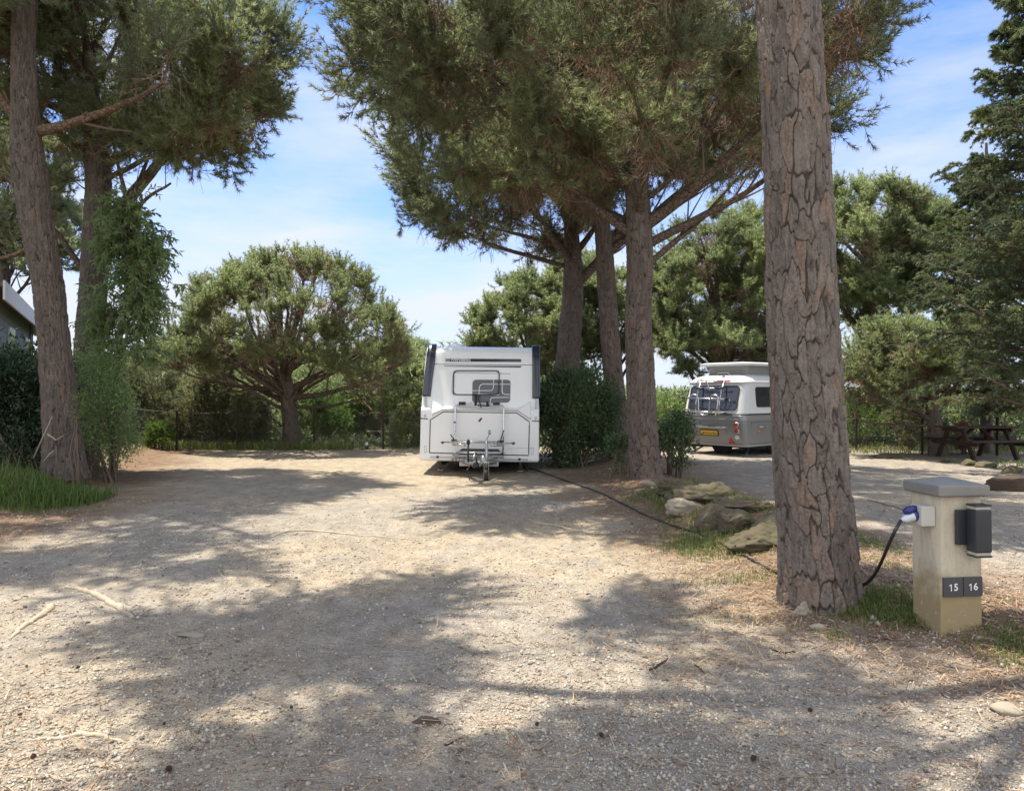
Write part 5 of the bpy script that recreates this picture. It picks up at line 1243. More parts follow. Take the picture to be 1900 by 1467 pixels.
    for y0 in (0.55, 1.75):
        sw = rrect(y0, y0 + 0.95, 1.20, 1.70, 0.08); w = plate('side_window', sw, M['glass'], 0.012, 0.016, onside); frame('window_rubber', sw, 0.95, 0.92, M['seam'], 0.018, 0.02, onside, w)
    # plate recess, plate, lettering
    hood = plate('plate_recess', [(-0.50, 0.40), (0.38, 0.40), (0.42, 0.62), (0.46, 0.74), (-0.56, 0.74), (-0.52, 0.62)], M['silver'], 0.012, 0.02)
    MB().prism([(-0.52, 0.705), (0.46, 0.705), (0.38, 0.68), (-0.44, 0.68)], on(0.06), on(0.0)).build('plate_hood', M['palegrey'], hood)
    npl = plate('licence_plate', rrect(-0.36, 0.20, 0.48, 0.63, 0.015), M['black'], 0.022, 0.012)
    plate('plate_face', rrect(-0.335, 0.175, 0.50, 0.61, 0.012), M['yellow'], 0.026, 0.006, parent=npl)
    V, fc = text_faces('16-WL-NG', 0.118, 0.001); V = np.array([(v[0] * .82 - .08, yr(.555) - 0.0275, v[1] + .555) for v in V])
    MB().add(V, fc).build('lettering', M['black'], npl)
    # lamps
    plate('lamp_panel', rrect(0.66, 0.86, 0.32, 0.86, 0.04), M['silver'], 0.012, 0.03)
    for z, r, mm in ((0.78, .055, 'red'), (0.62, .055, 'red'), (0.47, .048, 'clear')):
        tl_ = MB().lathe([(r + .008, 0.0), (r + .008, -0.035)], 20, (0.74, yr(z) + .0, z), 'y').build('tail_lamp', M['palegrey'], root, smooth=True)
        MB().lathe([(r, -0.03), (r * .95, -0.055), (r * .5, -0.068)], 20, (0.74, yr(z), z), 'y').build('lens', M[mm], tl_, smooth=True)
    for x in (-0.74, 0.53): plate('reflector', [(x - .085, 0.31), (x + .085, 0.31), (x, 0.455)], M['red'], 0.02, 0.014)
    plate('brake_light', rrect(-0.06, 0.42, 1.835, 1.87, 0.012), M['red'], 0.02, 0.02)
    MB().lathe([(0.05, 0), (0.05, -.012)], 20, (0.16, 0.30, 1.95), 'y').build('badge', M['palegrey'], root)
    MB().lathe([(0.035, 0.0), (0.03, 0.025)], 16, (0.93, 0.62, 0.60), 'x').build('side_reflector', M['amber'], root)
    frame('service_hatch', rrect(0.30, 1.35, 0.30, 0.84, 0.03), 0.985, 0.97, M['seam'], 0.004, 0.01, onside)
    MB().tube([(0.945, 0.62, 0.72), (0.985, 0.66, 0.72), (0.985, 0.92, 0.72), (0.945, 0.96, 0.72)], 0.014, 8).build('grab_handle', M['alu'], root, smooth=True)
    # folded cycle rack on the rear
    rk = MB()
    for x in (-0.42, 0.28): rk.tube([(x, yr(1.85) - .04, 1.86), (x, yr(1.6) - .12, 1.62), (x, yr(1.3) - .14, 1.3), (x, yr(1.06) - .10, 1.02)], 0.018, 8)
    rk.tube([(-0.42, yr(1.85) - .04, 1.86), (0.28, yr(1.85) - .04, 1.86)], 0.012, 8)
    ro = rk.build('cycle_rack', M['alu'], root, smooth=True)
    MB().tube([(-0.80, -0.09, 1.42), (0.50, -0.09, 1.40)], 0.020, 8).build('cross_bar', M['alu'], ro, smooth=True)
    MB().tube([(-0.86, -0.17, 1.07), (0.52, -0.17, 1.07)], 0.022, 8).build('cross_bar', M['alu'], ro, smooth=True)
    MB().tube([(-0.45, -0.02, 1.68), (0.32, -0.02, 1.66)], 0.016, 8).build('cross_bar', M['alu'], ro, smooth=True)
    a = np.linspace(0, PI, 14)
    path = [(-0.58, -0.20, 1.0), (-0.53, -0.18, 1.40)] + [(-0.40 - .13 * math.cos(t), -0.18, 1.40 + .11 * math.sin(t)) for t in a] + [(-0.25, -0.18, 1.2)] + [(-0.09 - .16 * math.cos(t), -0.19, 1.16 - .16 * math.sin(t)) for t in a] + [(0.09, -0.18, 1.38)] + [(0.22 - .12 * math.cos(t), -0.18, 1.40 + .10 * math.sin(t)) for t in a] + [(0.30, -0.19, 1.15), (0.27, -0.20, 1.0)]
    MB().tube(path, 0.019, 8).build('wheel_hoop', M['alu'], ro, smooth=True)
    MB().tube([(-0.40, -.05, 1.62), (-0.40, -.06, 1.76)] + [(-0.24 - .16 * math.cos(t), -0.06, 1.78 + .10 * math.sin(t)) for t in a] + [(-0.05, -.06, 1.72), (0.0, -.07, 1.62)], 0.016, 8).build('upper_hoop', M['alu'], ro, smooth=True)
    for p in ((-0.80, -.09, 1.42), (0.50, -.09, 1.40), (-0.86, -.17, 1.07), (0.52, -.17, 1.05)): MB().box(p, (0.07, 0.07, 0.06)).build('bar_end', M['black'], ro, bevel=0.01)
    for p in ((-0.30, -.06, 1.66), (0.27, -.05, 1.67)): MB().tube([(p[0] - .12, p[1], p[2]), (p[0] + .12, p[1], p[2])], 0.026, 8).build('foam_grip', M['black'], ro, smooth=True)
    # running gear
    MB().box((0, 1.7, 0.24), (1.6, 2.7, 0.10)).box((0, 1.55, 0.27), (1.7, 0.1, 0.1)).build('chassis', M['chassis'], root)
    for sx in (-1, 1):
        wh = MB().lathe([(0.19, -0.08), (0.27, -0.085), (0.295, -0.05), (0.30, 0), (0.295, 0.05), (0.27, 0.085), (0.19, 0.08)], 32, (sx * 0.78, 1.55, 0.29), 'x').build('wheel', M['tyre'], root, smooth=True)
        MB().lathe([(0.0, -0.05), (0.18, -0.06), (0.185, 0.06), (0.0, 0.05)], 24, (sx * 0.78, 1.55, 0.29), 'x').build('rim', M['steel'], wh)
        MB().tube([(sx * .62, 0.75, 0.24), (sx * .78, 0.32, 0.03)], 0.022, 8).box((sx * .79, 0.30, 0.02), (0.12, 0.12, 0.02)).build('steady_leg', M['steel'], root)
    MB().lathe([(0.19, -0.08), (0.27, -0.085), (0.295, -0.05), (0.30, 0), (0.295, 0.05), (0.27, 0.085), (0.19, 0.08)], 32, (-0.12, 0.62, 0.27), 'y').build('spare_wheel', M['tyre'], root, smooth=True)
camper()

def service_post():
    g0 = G(1748, 1180); d = g0[1]; k = d / F
    root = thing('service_post', 'cream rendered service post with slate cap beside the plated pine trunk', 'utility post', (g0[0], g0[1], g0[2] - 0.02), 0)
    # corner nearest the camera is at the origin; left face runs to -x, right face to +x
    view = nrm(np.array([g0[0], g0[1], 0])); right = np.array([view[1], -view[0], 0])
    th = math.radians(37); s = 0.278
    el = -right * math.sin(th) + view * math.cos(th)      # along the left face
    er = right * math.cos(th) + view * math.sin(th)       # along the right face
    H = 0.895
    lean = -right * 0.010
    def Q(u, v, z): return u * el + v * er + np.array([0, 0, z]) + lean * z
    m, nt, b = new_mat('cream_render'); N = NT(nt); v = N.coord('Object')
    c = N.mix(N.noise(v, 7, 6), (0.53, 0.475, 0.36), (0.60, 0.545, 0.435))
    sx = N.n('SeparateXYZ'); N.l(v, sx.inputs[0])
    damp = N.math('ADD', sx.outputs[2], N.math('MULTIPLY', N.noise(v, 9, 5), -0.5))
    c = N.mix(N.ramp(damp, [(-0.06, 0.9), (0.22, 0.0)]), c, (0.31, 0.23, 0.12))
    st = N.ramp(N.noise(N.coord('Object', (6, 6, 1.2)), 3, 6, 0.7), [(0.45, 0.0), (0.7, 0.5)])
    c = N.mix(st, c, (0.33, 0.27, 0.17))
    c = N.mix(N.ramp(N.noise(v, 23, 7, 0.75), [(0.60, 0.0), (0.66, 0.55)]), c, (0.66, 0.62, 0.54))
    c = N.mix(N.ramp(N.noise(v, 31, 6, 0.8), [(0.64, 0.0), (0.69, 0.6)]), c, (0.20, 0.165, 0.11))
    N.l(c, b.inputs['Base Color']); b.inputs['Roughness'].default_value = 0.9; b.inputs['Specular IOR Level'].default_value = 0.2
    N.bump(N.math('ADD', N.noise(v, 90, 6, 0.7), N.math('MULTIPLY', N.noise(v, 14, 3), 2)), 0.35, 0.006, b)
    mb = MB(); z1, z2 = 0.36, 0.74
    ring = lambda z, t: [Q(0, 0.0, z), Q(0, s, z), Q(s, s, z), Q(s, 0, z), Q(t, -0.006, z)]
    rows = [ring(-0.10, .004), ring(0.0, .004), ring(0.18, .006), ring(z1, .012), ring(0.55, .062), ring(z2, .105), ring(H, .105)]
    # upper shaft: the near corner is cut back, leaving the plaster ridge
    V = []
    for i, (R, z) in enumerate(zip(rows, (-.1, 0, .18, z1, .55, z2, H))):
        cut = max(0, min(1, (z - z1) / (z2 - z1))) * 0.03
        R = list(R); R[0] = R[0] + (el + er) * cut * 0.6; V += R
    f = [(i * 5 + j, i * 5 + (j + 1) % 5, (i + 1) * 5 + (j + 1) % 5, (i + 1) * 5 + j) for i in range(6) for j in range(5)] + [tuple(30 + j for j in range(5)), (4, 3, 2, 1, 0)]
    mb.add(V, f); mb.build('shaft', m, root, bevel=0.009, angle=0.15)
    o = 0.038; cap = MB(); e = s + o
    cs = lambda z, q: [Q(-o + q, -o + q, z), Q(-o + q, e - q, z), Q(e - q, e - q, z), Q(e - q, -o + q, z)]
    cap.add(np.array(cs(H + .002, 0.01) + cs(H + .012, 0) + cs(H + .07, 0) + cs(H + .075, .006) + [Q(s / 2, s / 2, H + .115)]), [(3, 2, 1, 0)] + [(i * 4 + j, i * 4 + (j + 1) % 4, i * 4 + 4 + (j + 1) % 4, i * 4 + 4 + j) for i in range(3) for j in range(4)] + [(12 + j, 12 + (j + 1) % 4, 16) for j in range(4)])
    cap.build('cap', plain('slate_grey_cap', (0.20, 0.195, 0.185), 0.7, var=0.15, scale=9, bump=0.25, dirt=((0.30, 0.28, 0.24), 0.4)), root, bevel=0.006)
    def fr(u0, u1, v0, v1, z0, z1):
        return [Q(u, v, z) for u in (u0, u1) for v in (v0, v1) for z in (z0, z1)], [(0, 1, 3, 2), (4, 6, 7, 5), (0, 4, 5, 1), (2, 3, 7, 6), (0, 2, 6, 4), (1, 5, 7, 3)]
    # up-and-down wall lamp on the right face (outward = -el)
    dk = plain('anthracite_metal', (0.030, 0.033, 0.040), 0.42, var=0.12)
    lm = MB(); lm.add(*fr(-0.028, -0.001, 0.095, 0.215, 0.595, 0.815)); lmo = lm.build('wall_lamp', dk, root, bevel=0.003)
    lb = MB(); lb.add(*fr(-0.118, -0.028, 0.150, 0.262, 0.560, 0.828)); lb.build('lamp_body', dk, lmo, bevel=0.010)
    gl = plain('lamp_diffuser', (0.42, 0.40, 0.33), 0.3)
    for z0, z1, z2, z3 in ((0.828, 0.846, 0.846, 0.858), (0.542, 0.560, 0.530, 0.542)):
        MB().add(*fr(-0.110, -0.034, 0.156, 0.256, z0, z1)).build('diffuser', gl, lmo)
        MB().add(*fr(-0.117, -0.029, 0.151, 0.261, z2, z3)).build('end_plate', dk, lmo, bevel=0.003)
    # number plaques
    pm = plain('grey_plaque', (0.070, 0.068, 0.072), 0.4, var=0.06)
    for i, t in enumerate(('15', '16')):
        v0 = 0.006 + i * 0.136; v1 = v0 + 0.131
        pq = MB(); pq.add(*fr(-0.016, -0.001, v0, v1, 0.266, 0.388)); po = pq.build('number_plaque', pm, root, bevel=0.002)
        cv = (v0 + v1) / 2; V, fc = text_faces(t[1], 0.062, 0.0012)
        nm = MB().add(np.array([Q(-0.0175, cv + .016 + p[0], 0.325 + p[1]) for p in V]), fc)
        one = [(-.002, -.0215), (.0045, -.0215), (.0045, .0215), (-.0015, .0215), (-.013, .0145), (-.0115, .0085), (-.002, .0135)]
        nm.add(np.array([Q(-0.0175, cv - .018 + p[0], 0.325 + p[1]) for p in one]), [tuple(range(7))]).build('numeral', M['white'], po)
        MB().add(*fr(-0.0185, -0.016, cv - .012, cv + .012, 0.372, 0.375)).build('plaque_mark', M['greydecal'], po)
    # socket box on the left face
    sb = MB(); sb.add(*fr(0.050, 0.165, -0.095, 0.004, 0.700, 0.830)); sbo = sb.build('socket_box', plain('grey_white_plastic', (0.50, 0.49, 0.45), 0.45, var=0.05), root, bevel=0.008)
    pl = Q(0.108, -0.095, 0.765)
    # --- the plug and cable, a thing of its own
    def W(v): return np.array(v) + np.array([g0[0], g0[1], g0[2] - 0.02])
    out = -er
    ax = nrm(out * 0.9 + el * 0.12 + np.array([0, 0, -0.33]))
    a0 = W(pl)
    cab = thing('power_cable', 'black mains lead with blue and white plug running from the post to the caravan', 'cable', a0)
    def loc(p): return np.array(p) - a0
    blue = plain('blue_plastic', (0.018, 0.03, 0.16), 0.35); wht = plain('white_plug_plastic', (0.62, 0.66, 0.72), 0.4)
    plug = MB().tube([loc(a0 + ax * t) for t in (-0.01, 0.02, 0.024, 0.070, 0.086, 0.100)], [0.031, 0.031, 0.028, 0.025, 0.016, 0.011], 18).build('plug', wht, cab, smooth=True)
    MB().tube([loc(a0 + ax * t) for t in (-0.012, 0.012, 0.016)], [0.035, 0.035, 0.031], 18).build('collar', blue, plug, smooth=True)
    up = nrm(np.array([0, 0, 1.0]) - ax * ax[2])
    MB().tube([loc(a0 + up * 0.044 + ax * t) for t in (-0.02, 0.0, 0.04, 0.065)], [0.016, 0.025, 0.027, 0.014], 12).box(loc(a0 + up * .046 - ax * .02), (0.025, 0.025, 0.025)).build('flap', blue, plug, smooth=True)
    p1 = a0 + ax * 0.10
    pts = [p1]
    for px, py, dd in ((1661, 984, d + .03), (1648, 1012, d + .1), (1634, 1045, d + .25), (1619, 1070, d + .45), (1600, 1085, d + .7)): pts.append(P(px, py, dd))
    def onG(px, py): q = G(px, py); return q + np.array([0, 0, 0.014])
    for px, py in ((1570, 1088), (1500, 1082), (1444, 1066), (1400, 1044), (1350, 1016), (1300, 993), (1240, 974), (1200, 958), (1160, 938), (1110, 914), (1060, 896), (1020, 882), (985, 870)): pts.append(onG(px, py))
    pts.append(np.array([0.3, 15.2, gz(.3, 15.2) + .015])); pts.append(np.array([0.15, 16.0, 0.15])); pts.append(np.array([0.2, 16.6, 0.3]))
    A = np.array(pts); t = np.arange(len(A)); tt = np.linspace(0, len(A) - 1, 420)
    # Catmull-Rom
    i = np.clip(np.floor(tt).astype(int), 0, len(A) - 2); u = (tt - i)[:, None]
    g_ = lambda j: A[np.clip(j, 0, len(A) - 1)]
    cr = 0.5 * ((2 * g_(i)) + (-g_(i - 1) + g_(i + 1)) * u + (2 * g_(i - 1) - 5 * g_(i) + 4 * g_(i + 1) - g_(i + 2)) * u ** 2 + (-g_(i - 1) + 3 * g_(i) - 3 * g_(i + 1) + g_(i + 2)) * u ** 3)
    lie = tt > 6.5
    gg = ground(cr[:, 0], cr[:, 1], True) + 0.011
    cr[:, 2] = np.where(lie & (tt < len(A) - 3), np.maximum(cr[:, 2], gg), cr[:, 2])
    MB().tube(cr - a0, 0.011, 8).build('cable', M['black'], cab, smooth=True)
service_post()

# ------------------------------------------------------------------ rocks
m, nt, b = new_mat('mossy_limestone'); N = NT(nt); v = N.coord('Object')
c = N.mix(N.noise(v, 3.5, 7, 0.65), (0.085, 0.072, 0.053), (0.225, 0.19, 0.14))
c = N.mix(N.ramp(N.noise(v, 14, 6, 0.7), [(0.4, 0.5), (0.55, 0.0)]), c, (0.10, 0.082, 0.06))
geo = N.n('NewGeometry'); sz = N.n('SeparateXYZ'); N.l(geo.outputs['Normal'], sz.inputs[0])
ms = N.math('MULTIPLY', N.ramp(N.noise(v, 5, 6, 0.7), [(0.45, 0.0), (0.62, 0.8)]), N.ramp(sz.outputs[2], [(0.0, 0.25), (0.7, 1.0)]))
c = N.mix(ms, c, (0.115, 0.115, 0.045))
N.l(c, b.inputs['Base Color']); b.inputs['Roughness'].default_value = 0.95; b.inputs['Specular IOR Level'].default_value = 0.15
N.bump(N.math('ADD', N.noise(v, 12, 8, 0.7), N.noise(v, 45, 6, 0.7)), 0.9, 0.02, b)
M['rock'] = m
M['pale_rock'] = plain('pale_limestone', (0.30, 0.265, 0.21), 0.9, var=0.22, scale=5, bump=0.6, spec=0.15, dirt=((0.22, 0.18, 0.12), 0.55))
M['mossy_shade_brown'] = plain('shaded_mossy_rock', (0.105, 0.092, 0.062), 0.95, var=0.45, scale=6, bump=0.9, spec=0.1, dirt=((0.06, 0.06, 0.03), 0.7))  # darker rock: shade put into the colour, with dark moss
M['brown_rock'] = plain('dark_brown_rock', (0.075, 0.055, 0.045), 0.9, var=0.3, scale=5, bump=0.6, spec=0.15)
def rock(name, label, c, size, seed, mat='rock', sub=5, rz=0.0, rough=0.5, flat=0.2, group=None, cat='rock', tilt=0.0):
    bm = bmesh.new(); bmesh.ops.create_icosphere(bm, subdivisions=sub, radius=1.0)
    V = np.array([x.co[:] for x in bm.verts]); Fc = np.array([[q.index for q in f.verts] for f in bm.faces]); bm.free()
    rng = np.random.default_rng(seed)
    # chipped planes then noise
    for _ in range(14):
        n = nrm(rng.normal(size=3)); h = rng.uniform(0.45, 0.88); dd = V @ n - h
        V = V - np.maximum(dd, 0)[:, None] * n[None] * 0.93
    V = V * (1 + rough * (0.5 * (vnoise3(V * 1.6 + seed, seed) - .5) + 0.34 * np.abs(vnoise3(V * 3.6 + seed, seed + 1) - .5) * 1.6 + 0.18 * (vnoise3(V * 9 + seed, seed + 2) - .5) + 0.08 * (vnoise3(V * 21 + seed, seed + 3) - .5)))[:, None]
    V[:, 2] = np.where(V[:, 2] < -0.5, -0.5 + (V[:, 2] + .5) * flat, V[:, 2])
    V = V * np.array(size) / 2
    ca, sa = math.cos(tilt), math.sin(tilt); V = np.stack([V[:, 0] * ca + V[:, 2] * sa, V[:, 1], -V[:, 0] * sa + V[:, 2] * ca], -1)
    o = link(name, mk_mesh(name, V, [Fc]), M[mat]); o.location = [float(t) for t in c]; o.rotation_euler = (0, 0, rz)
    return tag(o, label, cat, group)
def rk(name, label, px, py, wpx, hpx, seed, dep=1.0, mat='rock', **kw):
    g = G(px, py); k = g[1] / F
    return rock(name, label, (g[0], g[1] + wpx * k * dep * 0.25, g[2] + hpx * k * 0.14), (wpx * k, wpx * k * dep, hpx * k * 1.35), seed, mat, **kw)
RG_ = 'boulders edging the berm'
rk('boulder', 'mossy boulder touching the foot of the nearest trio trunk', 1258, 915, 92, 35, 1, 0.8, group=RG_, rz=0.2, rough=0.8)
rk('boulder', 'long brown boulder lying across the top of the rock heap', 1318, 929, 140, 41, 2, 0.7, group=RG_, rz=-0.35, rough=0.8)
rk('boulder', 'pale bare limestone block in the middle of the rock heap', 1277, 951, 78, 38, 3, 0.7, 'pale_rock', group=RG_, rough=0.45)
rk('boulder', 'tilted slab leaning against the long brown boulder', 1325, 981, 84, 64, 4, 0.6, group=RG_, tilt=-0.6, rough=0.6)
rk('boulder', 'jagged boulder with a sunlit crest facing the cable', 1362, 988, 92, 48, 5, 0.8, group=RG_, rz=0.6, rough=0.9)
rk('boulder', 'largest shaded boulder tucked behind the plated trunk', 1425, 1014, 130, 54, 6, 0.6, 'mossy_shade_brown', group=RG_, rough=0.8)
rk('boulder', 'round boulder peeping out above the largest shaded one', 1438, 988, 90, 44, 7, 0.8, group=RG_, rough=0.7)
rk('boulder', 'low weathered boulder on the camper side of the heap', 1380, 948, 110, 32, 8, 0.9, group=RG_, rough=0.8)
rk('stone', 'small pale stone lying apart by the nearest trio trunk', 1205, 902, 26, 13, 9, 0.7, 'pale_rock', sub=3)
rk('stone', 'flat whitish stone slab below the plated trunk', 1447, 1178, 36, 15, 10, 0.6, 'pale_rock', sub=3, rz=0.5, rough=0.25)
rk('stone', 'cracked greyish rock wedged against the base of the plated trunk', 1495, 1142, 56, 34, 11, 0.7, 'pale_rock', sub=5, rough=0.9, rz=0.7)
rk('stone', 'small pale stone partly sunk beside dark weeds below the trunk', 1522, 1170, 40, 15, 12, 0.6, 'pale_rock', sub=3)
rk('stone', 'smooth egg-shaped cream stone lying in the gravel', 1492, 1446, 34, 22, 13, 0.8, 'pale_rock', sub=3, rough=0.2)
rk('stone', 'pale stone half buried in the sunlit strip below the service post', 1875, 1325, 60, 24, 14, 0.7, 'pale_rock', sub=3, rough=0.3)
rk('stone', 'long buff stone lying in shaded gravel', 1760, 1392, 58, 16, 15, 0.35, 'pale_rock', sub=3, rz=-0.25, rough=0.2)
rk('stone', 'pale stone on the gravel lane seen past the plated trunk', 1646, 950, 16, 9, 16, 0.8, 'pale_rock', sub=2)
rk('boulder', 'broad dark brown boulder at the lane side behind the service post', 1895, 912, 130, 34, 17, 0.5, 'brown_rock', rough=0.25)
for k, (px, py, w, h, lab) in enumerate([(1762, 858, 34, 12, 'flat stone at the bench end of the picnic table'), (1800, 864, 40, 16, 'wedge-shaped stone in front of the picnic table'), (1838, 868, 44, 18, 'grey-green stone before the table corner'), (1880, 878, 50, 18, 'low stone at the end of the row by the table'), (1655, 850, 60, 10, 'long low dark stone at the far lane edge')]):
    rk('stone', lab, px, py, w, h, 30 + k, 0.7, 'rock', sub=3, group='stones along the far lane edge')
for k, (px, py, w, h, lab) in enumerate([(662, 836, 22, 6, 'flat pale stone on the rim beside the garden light'), (730, 839, 16, 4, 'thin pale stone on the rim next to the last fence post'), (770, 841, 12, 5, 'small pale stone on the rim by the caravan corner')]):
    rk('stone', lab, px, py, w, h, 50 + k, 0.7, 'pale_rock', sub=2, group='pale stones on the gravel rim')

# ------------------------------------------------------------------ roots, sticks, cones
M['root'] = plain('weathered_root', (0.40, 0.335, 0.26), 0.9, var=0.3, scale=7, bump=0.7, spec=0.1, dirt=((0.28, 0.22, 0.15), 0.6))
M['stick'] = plain('dark_stick', (0.075, 0.052, 0.04), 0.9, var=0.3, spec=0.1)
def strip(name, label, cat, pix, r, mat, lift=0.3, k=7, group=None, seed=0):
    rng = np.random.default_rng(seed); A = np.array([G(*p) for p in pix])
    t = np.linspace(0, len(A) - 1, 26); B = np.stack([np.interp(t, np.arange(len(A)), A[:, i]) for i in range(3)], -1)
    ker = np.ones(5) / 5
    for i in range(3): B[2:-2, i] = np.convolve(B[:, i], ker, 'valid')
    rr = np.interp(t, np.linspace(0, len(A) - 1, len(r)), r) * rng.uniform(0.85, 1.15, len(t))
    B[:, :2] += rng.normal(size=(len(t), 2)) * rr[:, None] * 0.3
    B[:, 2] = ground(B[:, 0], B[:, 1], True) + rr * lift
    o = MB().tube(B - B[0], rr, k).build(name, M[mat], None, smooth=True); o.location = [float(c) for c in B[0]]
    return tag(o, label, cat, group)
strip('tree_root', 'long pale surface root crossing sunlit gravel', 'root', [(122, 1090), (160, 1096), (190, 1112), (215, 1124), (247, 1146)], [0.012, 0.024, 0.026, 0.03, 0.012], 'root', 0.15, seed=1)
strip('tree_root', 'knotty pale root near the frame edge, end broken off', 'root', [(97, 1124), (82, 1140), (62, 1152), (40, 1164), (18, 1188)], [0.026, 0.028, 0.018, 0.02, 0.008], 'root', 0.15, seed=2)
strip('tree_root', 'curved bleached root nearest the camera', 'root', [(55, 1372), (110, 1372), (150, 1365), (185, 1364), (232, 1380)], [0.006, 0.010, 0.012, 0.014, 0.006], 'root', 0.3, seed=3)
strip('tree_root', 'thin arching root at the edge of the tree shadow', 'root', [(500, 998), (530, 986), (580, 984), (640, 992), (690, 994), (780, 1003)], [0.008, 0.013, 0.014, 0.012, 0.009, 0.005], 'root', 0.4, seed=4)
strip('tree_root', 'pale root strand in the dappled shade before the caravan', 'root', [(975, 962), (1000, 972), (1030, 974), (1055, 984), (1080, 986)], [0.01, 0.018, 0.016, 0.018, 0.008], 'root', 0.4, seed=5)
strip('stick', 'forked dark twig lying in dappled gravel', 'stick', [(1205, 1244), (1222, 1236), (1232, 1230), (1240, 1222)], [0.005, 0.006, 0.005, 0.003], 'stick', 1.5, 5, seed=6)
strip('stick', 'short dark twig next to the forked one', 'stick', [(1288, 1232), (1298, 1242), (1308, 1250)], [0.004, 0.005, 0.003], 'stick', 1.2, 5, seed=7)
strip('stick', 'crooked dark stick below the service post', 'stick', [(1604, 1198), (1622, 1190), (1650, 1186), (1690, 1192)], [0.004, 0.007, 0.006, 0.003], 'stick', 1.2, 5, seed=8)
strip('stick', 'thin stick in the shade below the pale stones', 'stick', [(1430, 1206), (1455, 1212), (1475, 1210)], [0.004, 0.006, 0.004], 'stick', 1.2, 5, seed=9)
strip('stick', 'slim twig lying among coarse gravel near the camera', 'stick', [(825, 1384), (845, 1376), (862, 1370)], [0.003, 0.004, 0.003], 'stick', 1.2, 5, seed=10)
strip('stick', 'bleached stick lying along the trunk side of the lane', 'stick', [(1610, 928), (1660, 940), (1690, 950)], [0.008, 0.014, 0.006], 'root', 1.0, 5, seed=11)
rk('stone', 'flat grey slate poking out of the shaded gravel', 790, 1346, 60, 14, 61, 0.6, 'brown_rock', sub=3, rough=0.2)
rk('stone', 'grey slate sliver at the tip of the long pale root', 350, 1182, 56, 10, 62, 0.5, 'pale_rock', sub=3, rough=0.2)
def cone_mesh():
    mb = MB(); mb.lathe([(0.004, 0), (0.014, .008), (0.019, .025), (0.015, .045), (0.004, .06)], 10)
    rng = np.random.default_rng(4)
    for i in range(44):
        z = 0.006 + i / 44 * 0.048; a = i * 2.4; r = float(np.interp(z, [0, .008, .025, .045, .06], [.006, .015, .021, .017, .006]))
        mb.box((r * math.cos(a), r * math.sin(a), z), (0.010, 0.009, 0.006), Matrix.Rotation(a, 3, 'Z'))
    V = np.concatenate(mb.V); me = mk_mesh('pine_cone', V, [np.array(f) for f in mb.F.values()], smooth=False)
    me.materials.append(plain('cone_scales', (0.060, 0.038, 0.026), 0.85, var=0.4, scale=40)); return me
CM = cone_mesh()
for k, (px, py, lab) in enumerate([(306, 1347, 'dark open pine cone lying at the edge of the tree shadow'), (33, 1332, 'pine cone alone on pale gravel near the frame edge'), (60, 1412, 'pine cone in pale gravel closest to the camera'), (320, 1432, 'pine cone just past the corner of the shadow'), (540, 1316, 'pine cone in full shade in the middle of the pitch'), (141, 1243, 'pine cone on sunlit gravel between the pale roots'), (1120, 1372, 'pine cone on coarse shaded gravel'), (1400, 1412, 'pine cone beside the egg-shaped stone'), (48, 1240, 'dark pine cone below the broken pale root'), (995, 1352, 'pine cone in a small sun fleck'), (1508, 1323, 'pine cone in the sunlit strip under the trunk')]):
    g = G(px, py); o = bpy.data.objects.new('pine_cone', CM); COL.objects.link(o); o.location = (g[0], g[1], g[2] + .015); o.rotation_euler = (1.4, 0.2, k * 1.7); o.scale = (0.30 + .06 * (k % 4),) * 3
    tag(o, lab, 'pine cone', 'fallen pine cones')

# ------------------------------------------------------------------ wire fences
M['post'] = plain('rusty_steel_post', (0.060, 0.042, 0.034), 0.75, 0.3, var=0.4, scale=9)
M['wire'] = plain('dull_wire', (0.16, 0.15, 0.14), 0.6, 0.5)
def wire_fence(label, pts, h, mesh_h, step=0.065):
    root = thing('wire_fence', label, 'fence', (pts[0][0], pts[0][1], pts[0][2]))
    o0 = np.array(pts[0])
    for i, p in enumerate(pts):
        q = np.array(p) - o0; hh = h[i] if isinstance(h, (list, tuple)) else h
        MB().box((q[0], q[1], q[2] + hh / 2 - .1), (0.045, 0.045, hh + .2)).box((q[0], q[1] - .02, q[2] + hh / 2), (0.012, 0.05, hh)).box((q[0], q[1], q[2] + hh + .004), (0.06, 0.06, 0.015)).build('post', M['post'], root)
    paths = []
    mb = MB()
    for a, b in zip(pts[:-1], pts[1:]):
        a = np.array(a) - o0; b = np.array(b) - o0; L = np.linalg.norm((b - a)[:2]); n = int(L / step)
        for zt in (0.05, mesh_h * .5, mesh_h): mb.tube([a + (0, 0, zt), (a + b) / 2 + (0, 0, zt - .01), b + (0, 0, zt)], 0.0022, 3, cap=False)
        m = int(mesh_h / step)
        for i in range(-m, n):
            for sg in (0, 1):
                t0 = max(0, i) / n; t1 = min(n, i + m) / n; z0 = (max(0, i) - i) * step; z1 = (min(n, i + m) - i) * step
                if sg: z0, z1 = mesh_h - z0, mesh_h - z1
                mb.tube([a + (b - a) * t0 + (0, 0, z0), a + (b - a) * t1 + (0, 0, z1)], 0.0013, 3, cap=False)
    mb.build('wire_mesh', M['wire'], root)
def fp(px, d): x = (px - 950) / F * d; return (x, d, gz(x, d))
wire_fence('thin rusty posts and wire netting along the gravel rim behind the umbrella pine', [fp(180, 20.4), fp(328, 20.4), fp(440, 20.6), fp(583, 20.7), fp(711, 20.5), fp(800, 20.6)], [1.1, 1.05, 1.25, 1.1, 1.35, 1.2], 1.0)
wire_fence('rusty posts and wire netting at the far end of the camper lane', [fp(1470, 21.2), fp(1589, 20.2), fp(1711, 18.9), fp(1850, 18.6), fp(1990, 17.6)], 0.95, 0.85)

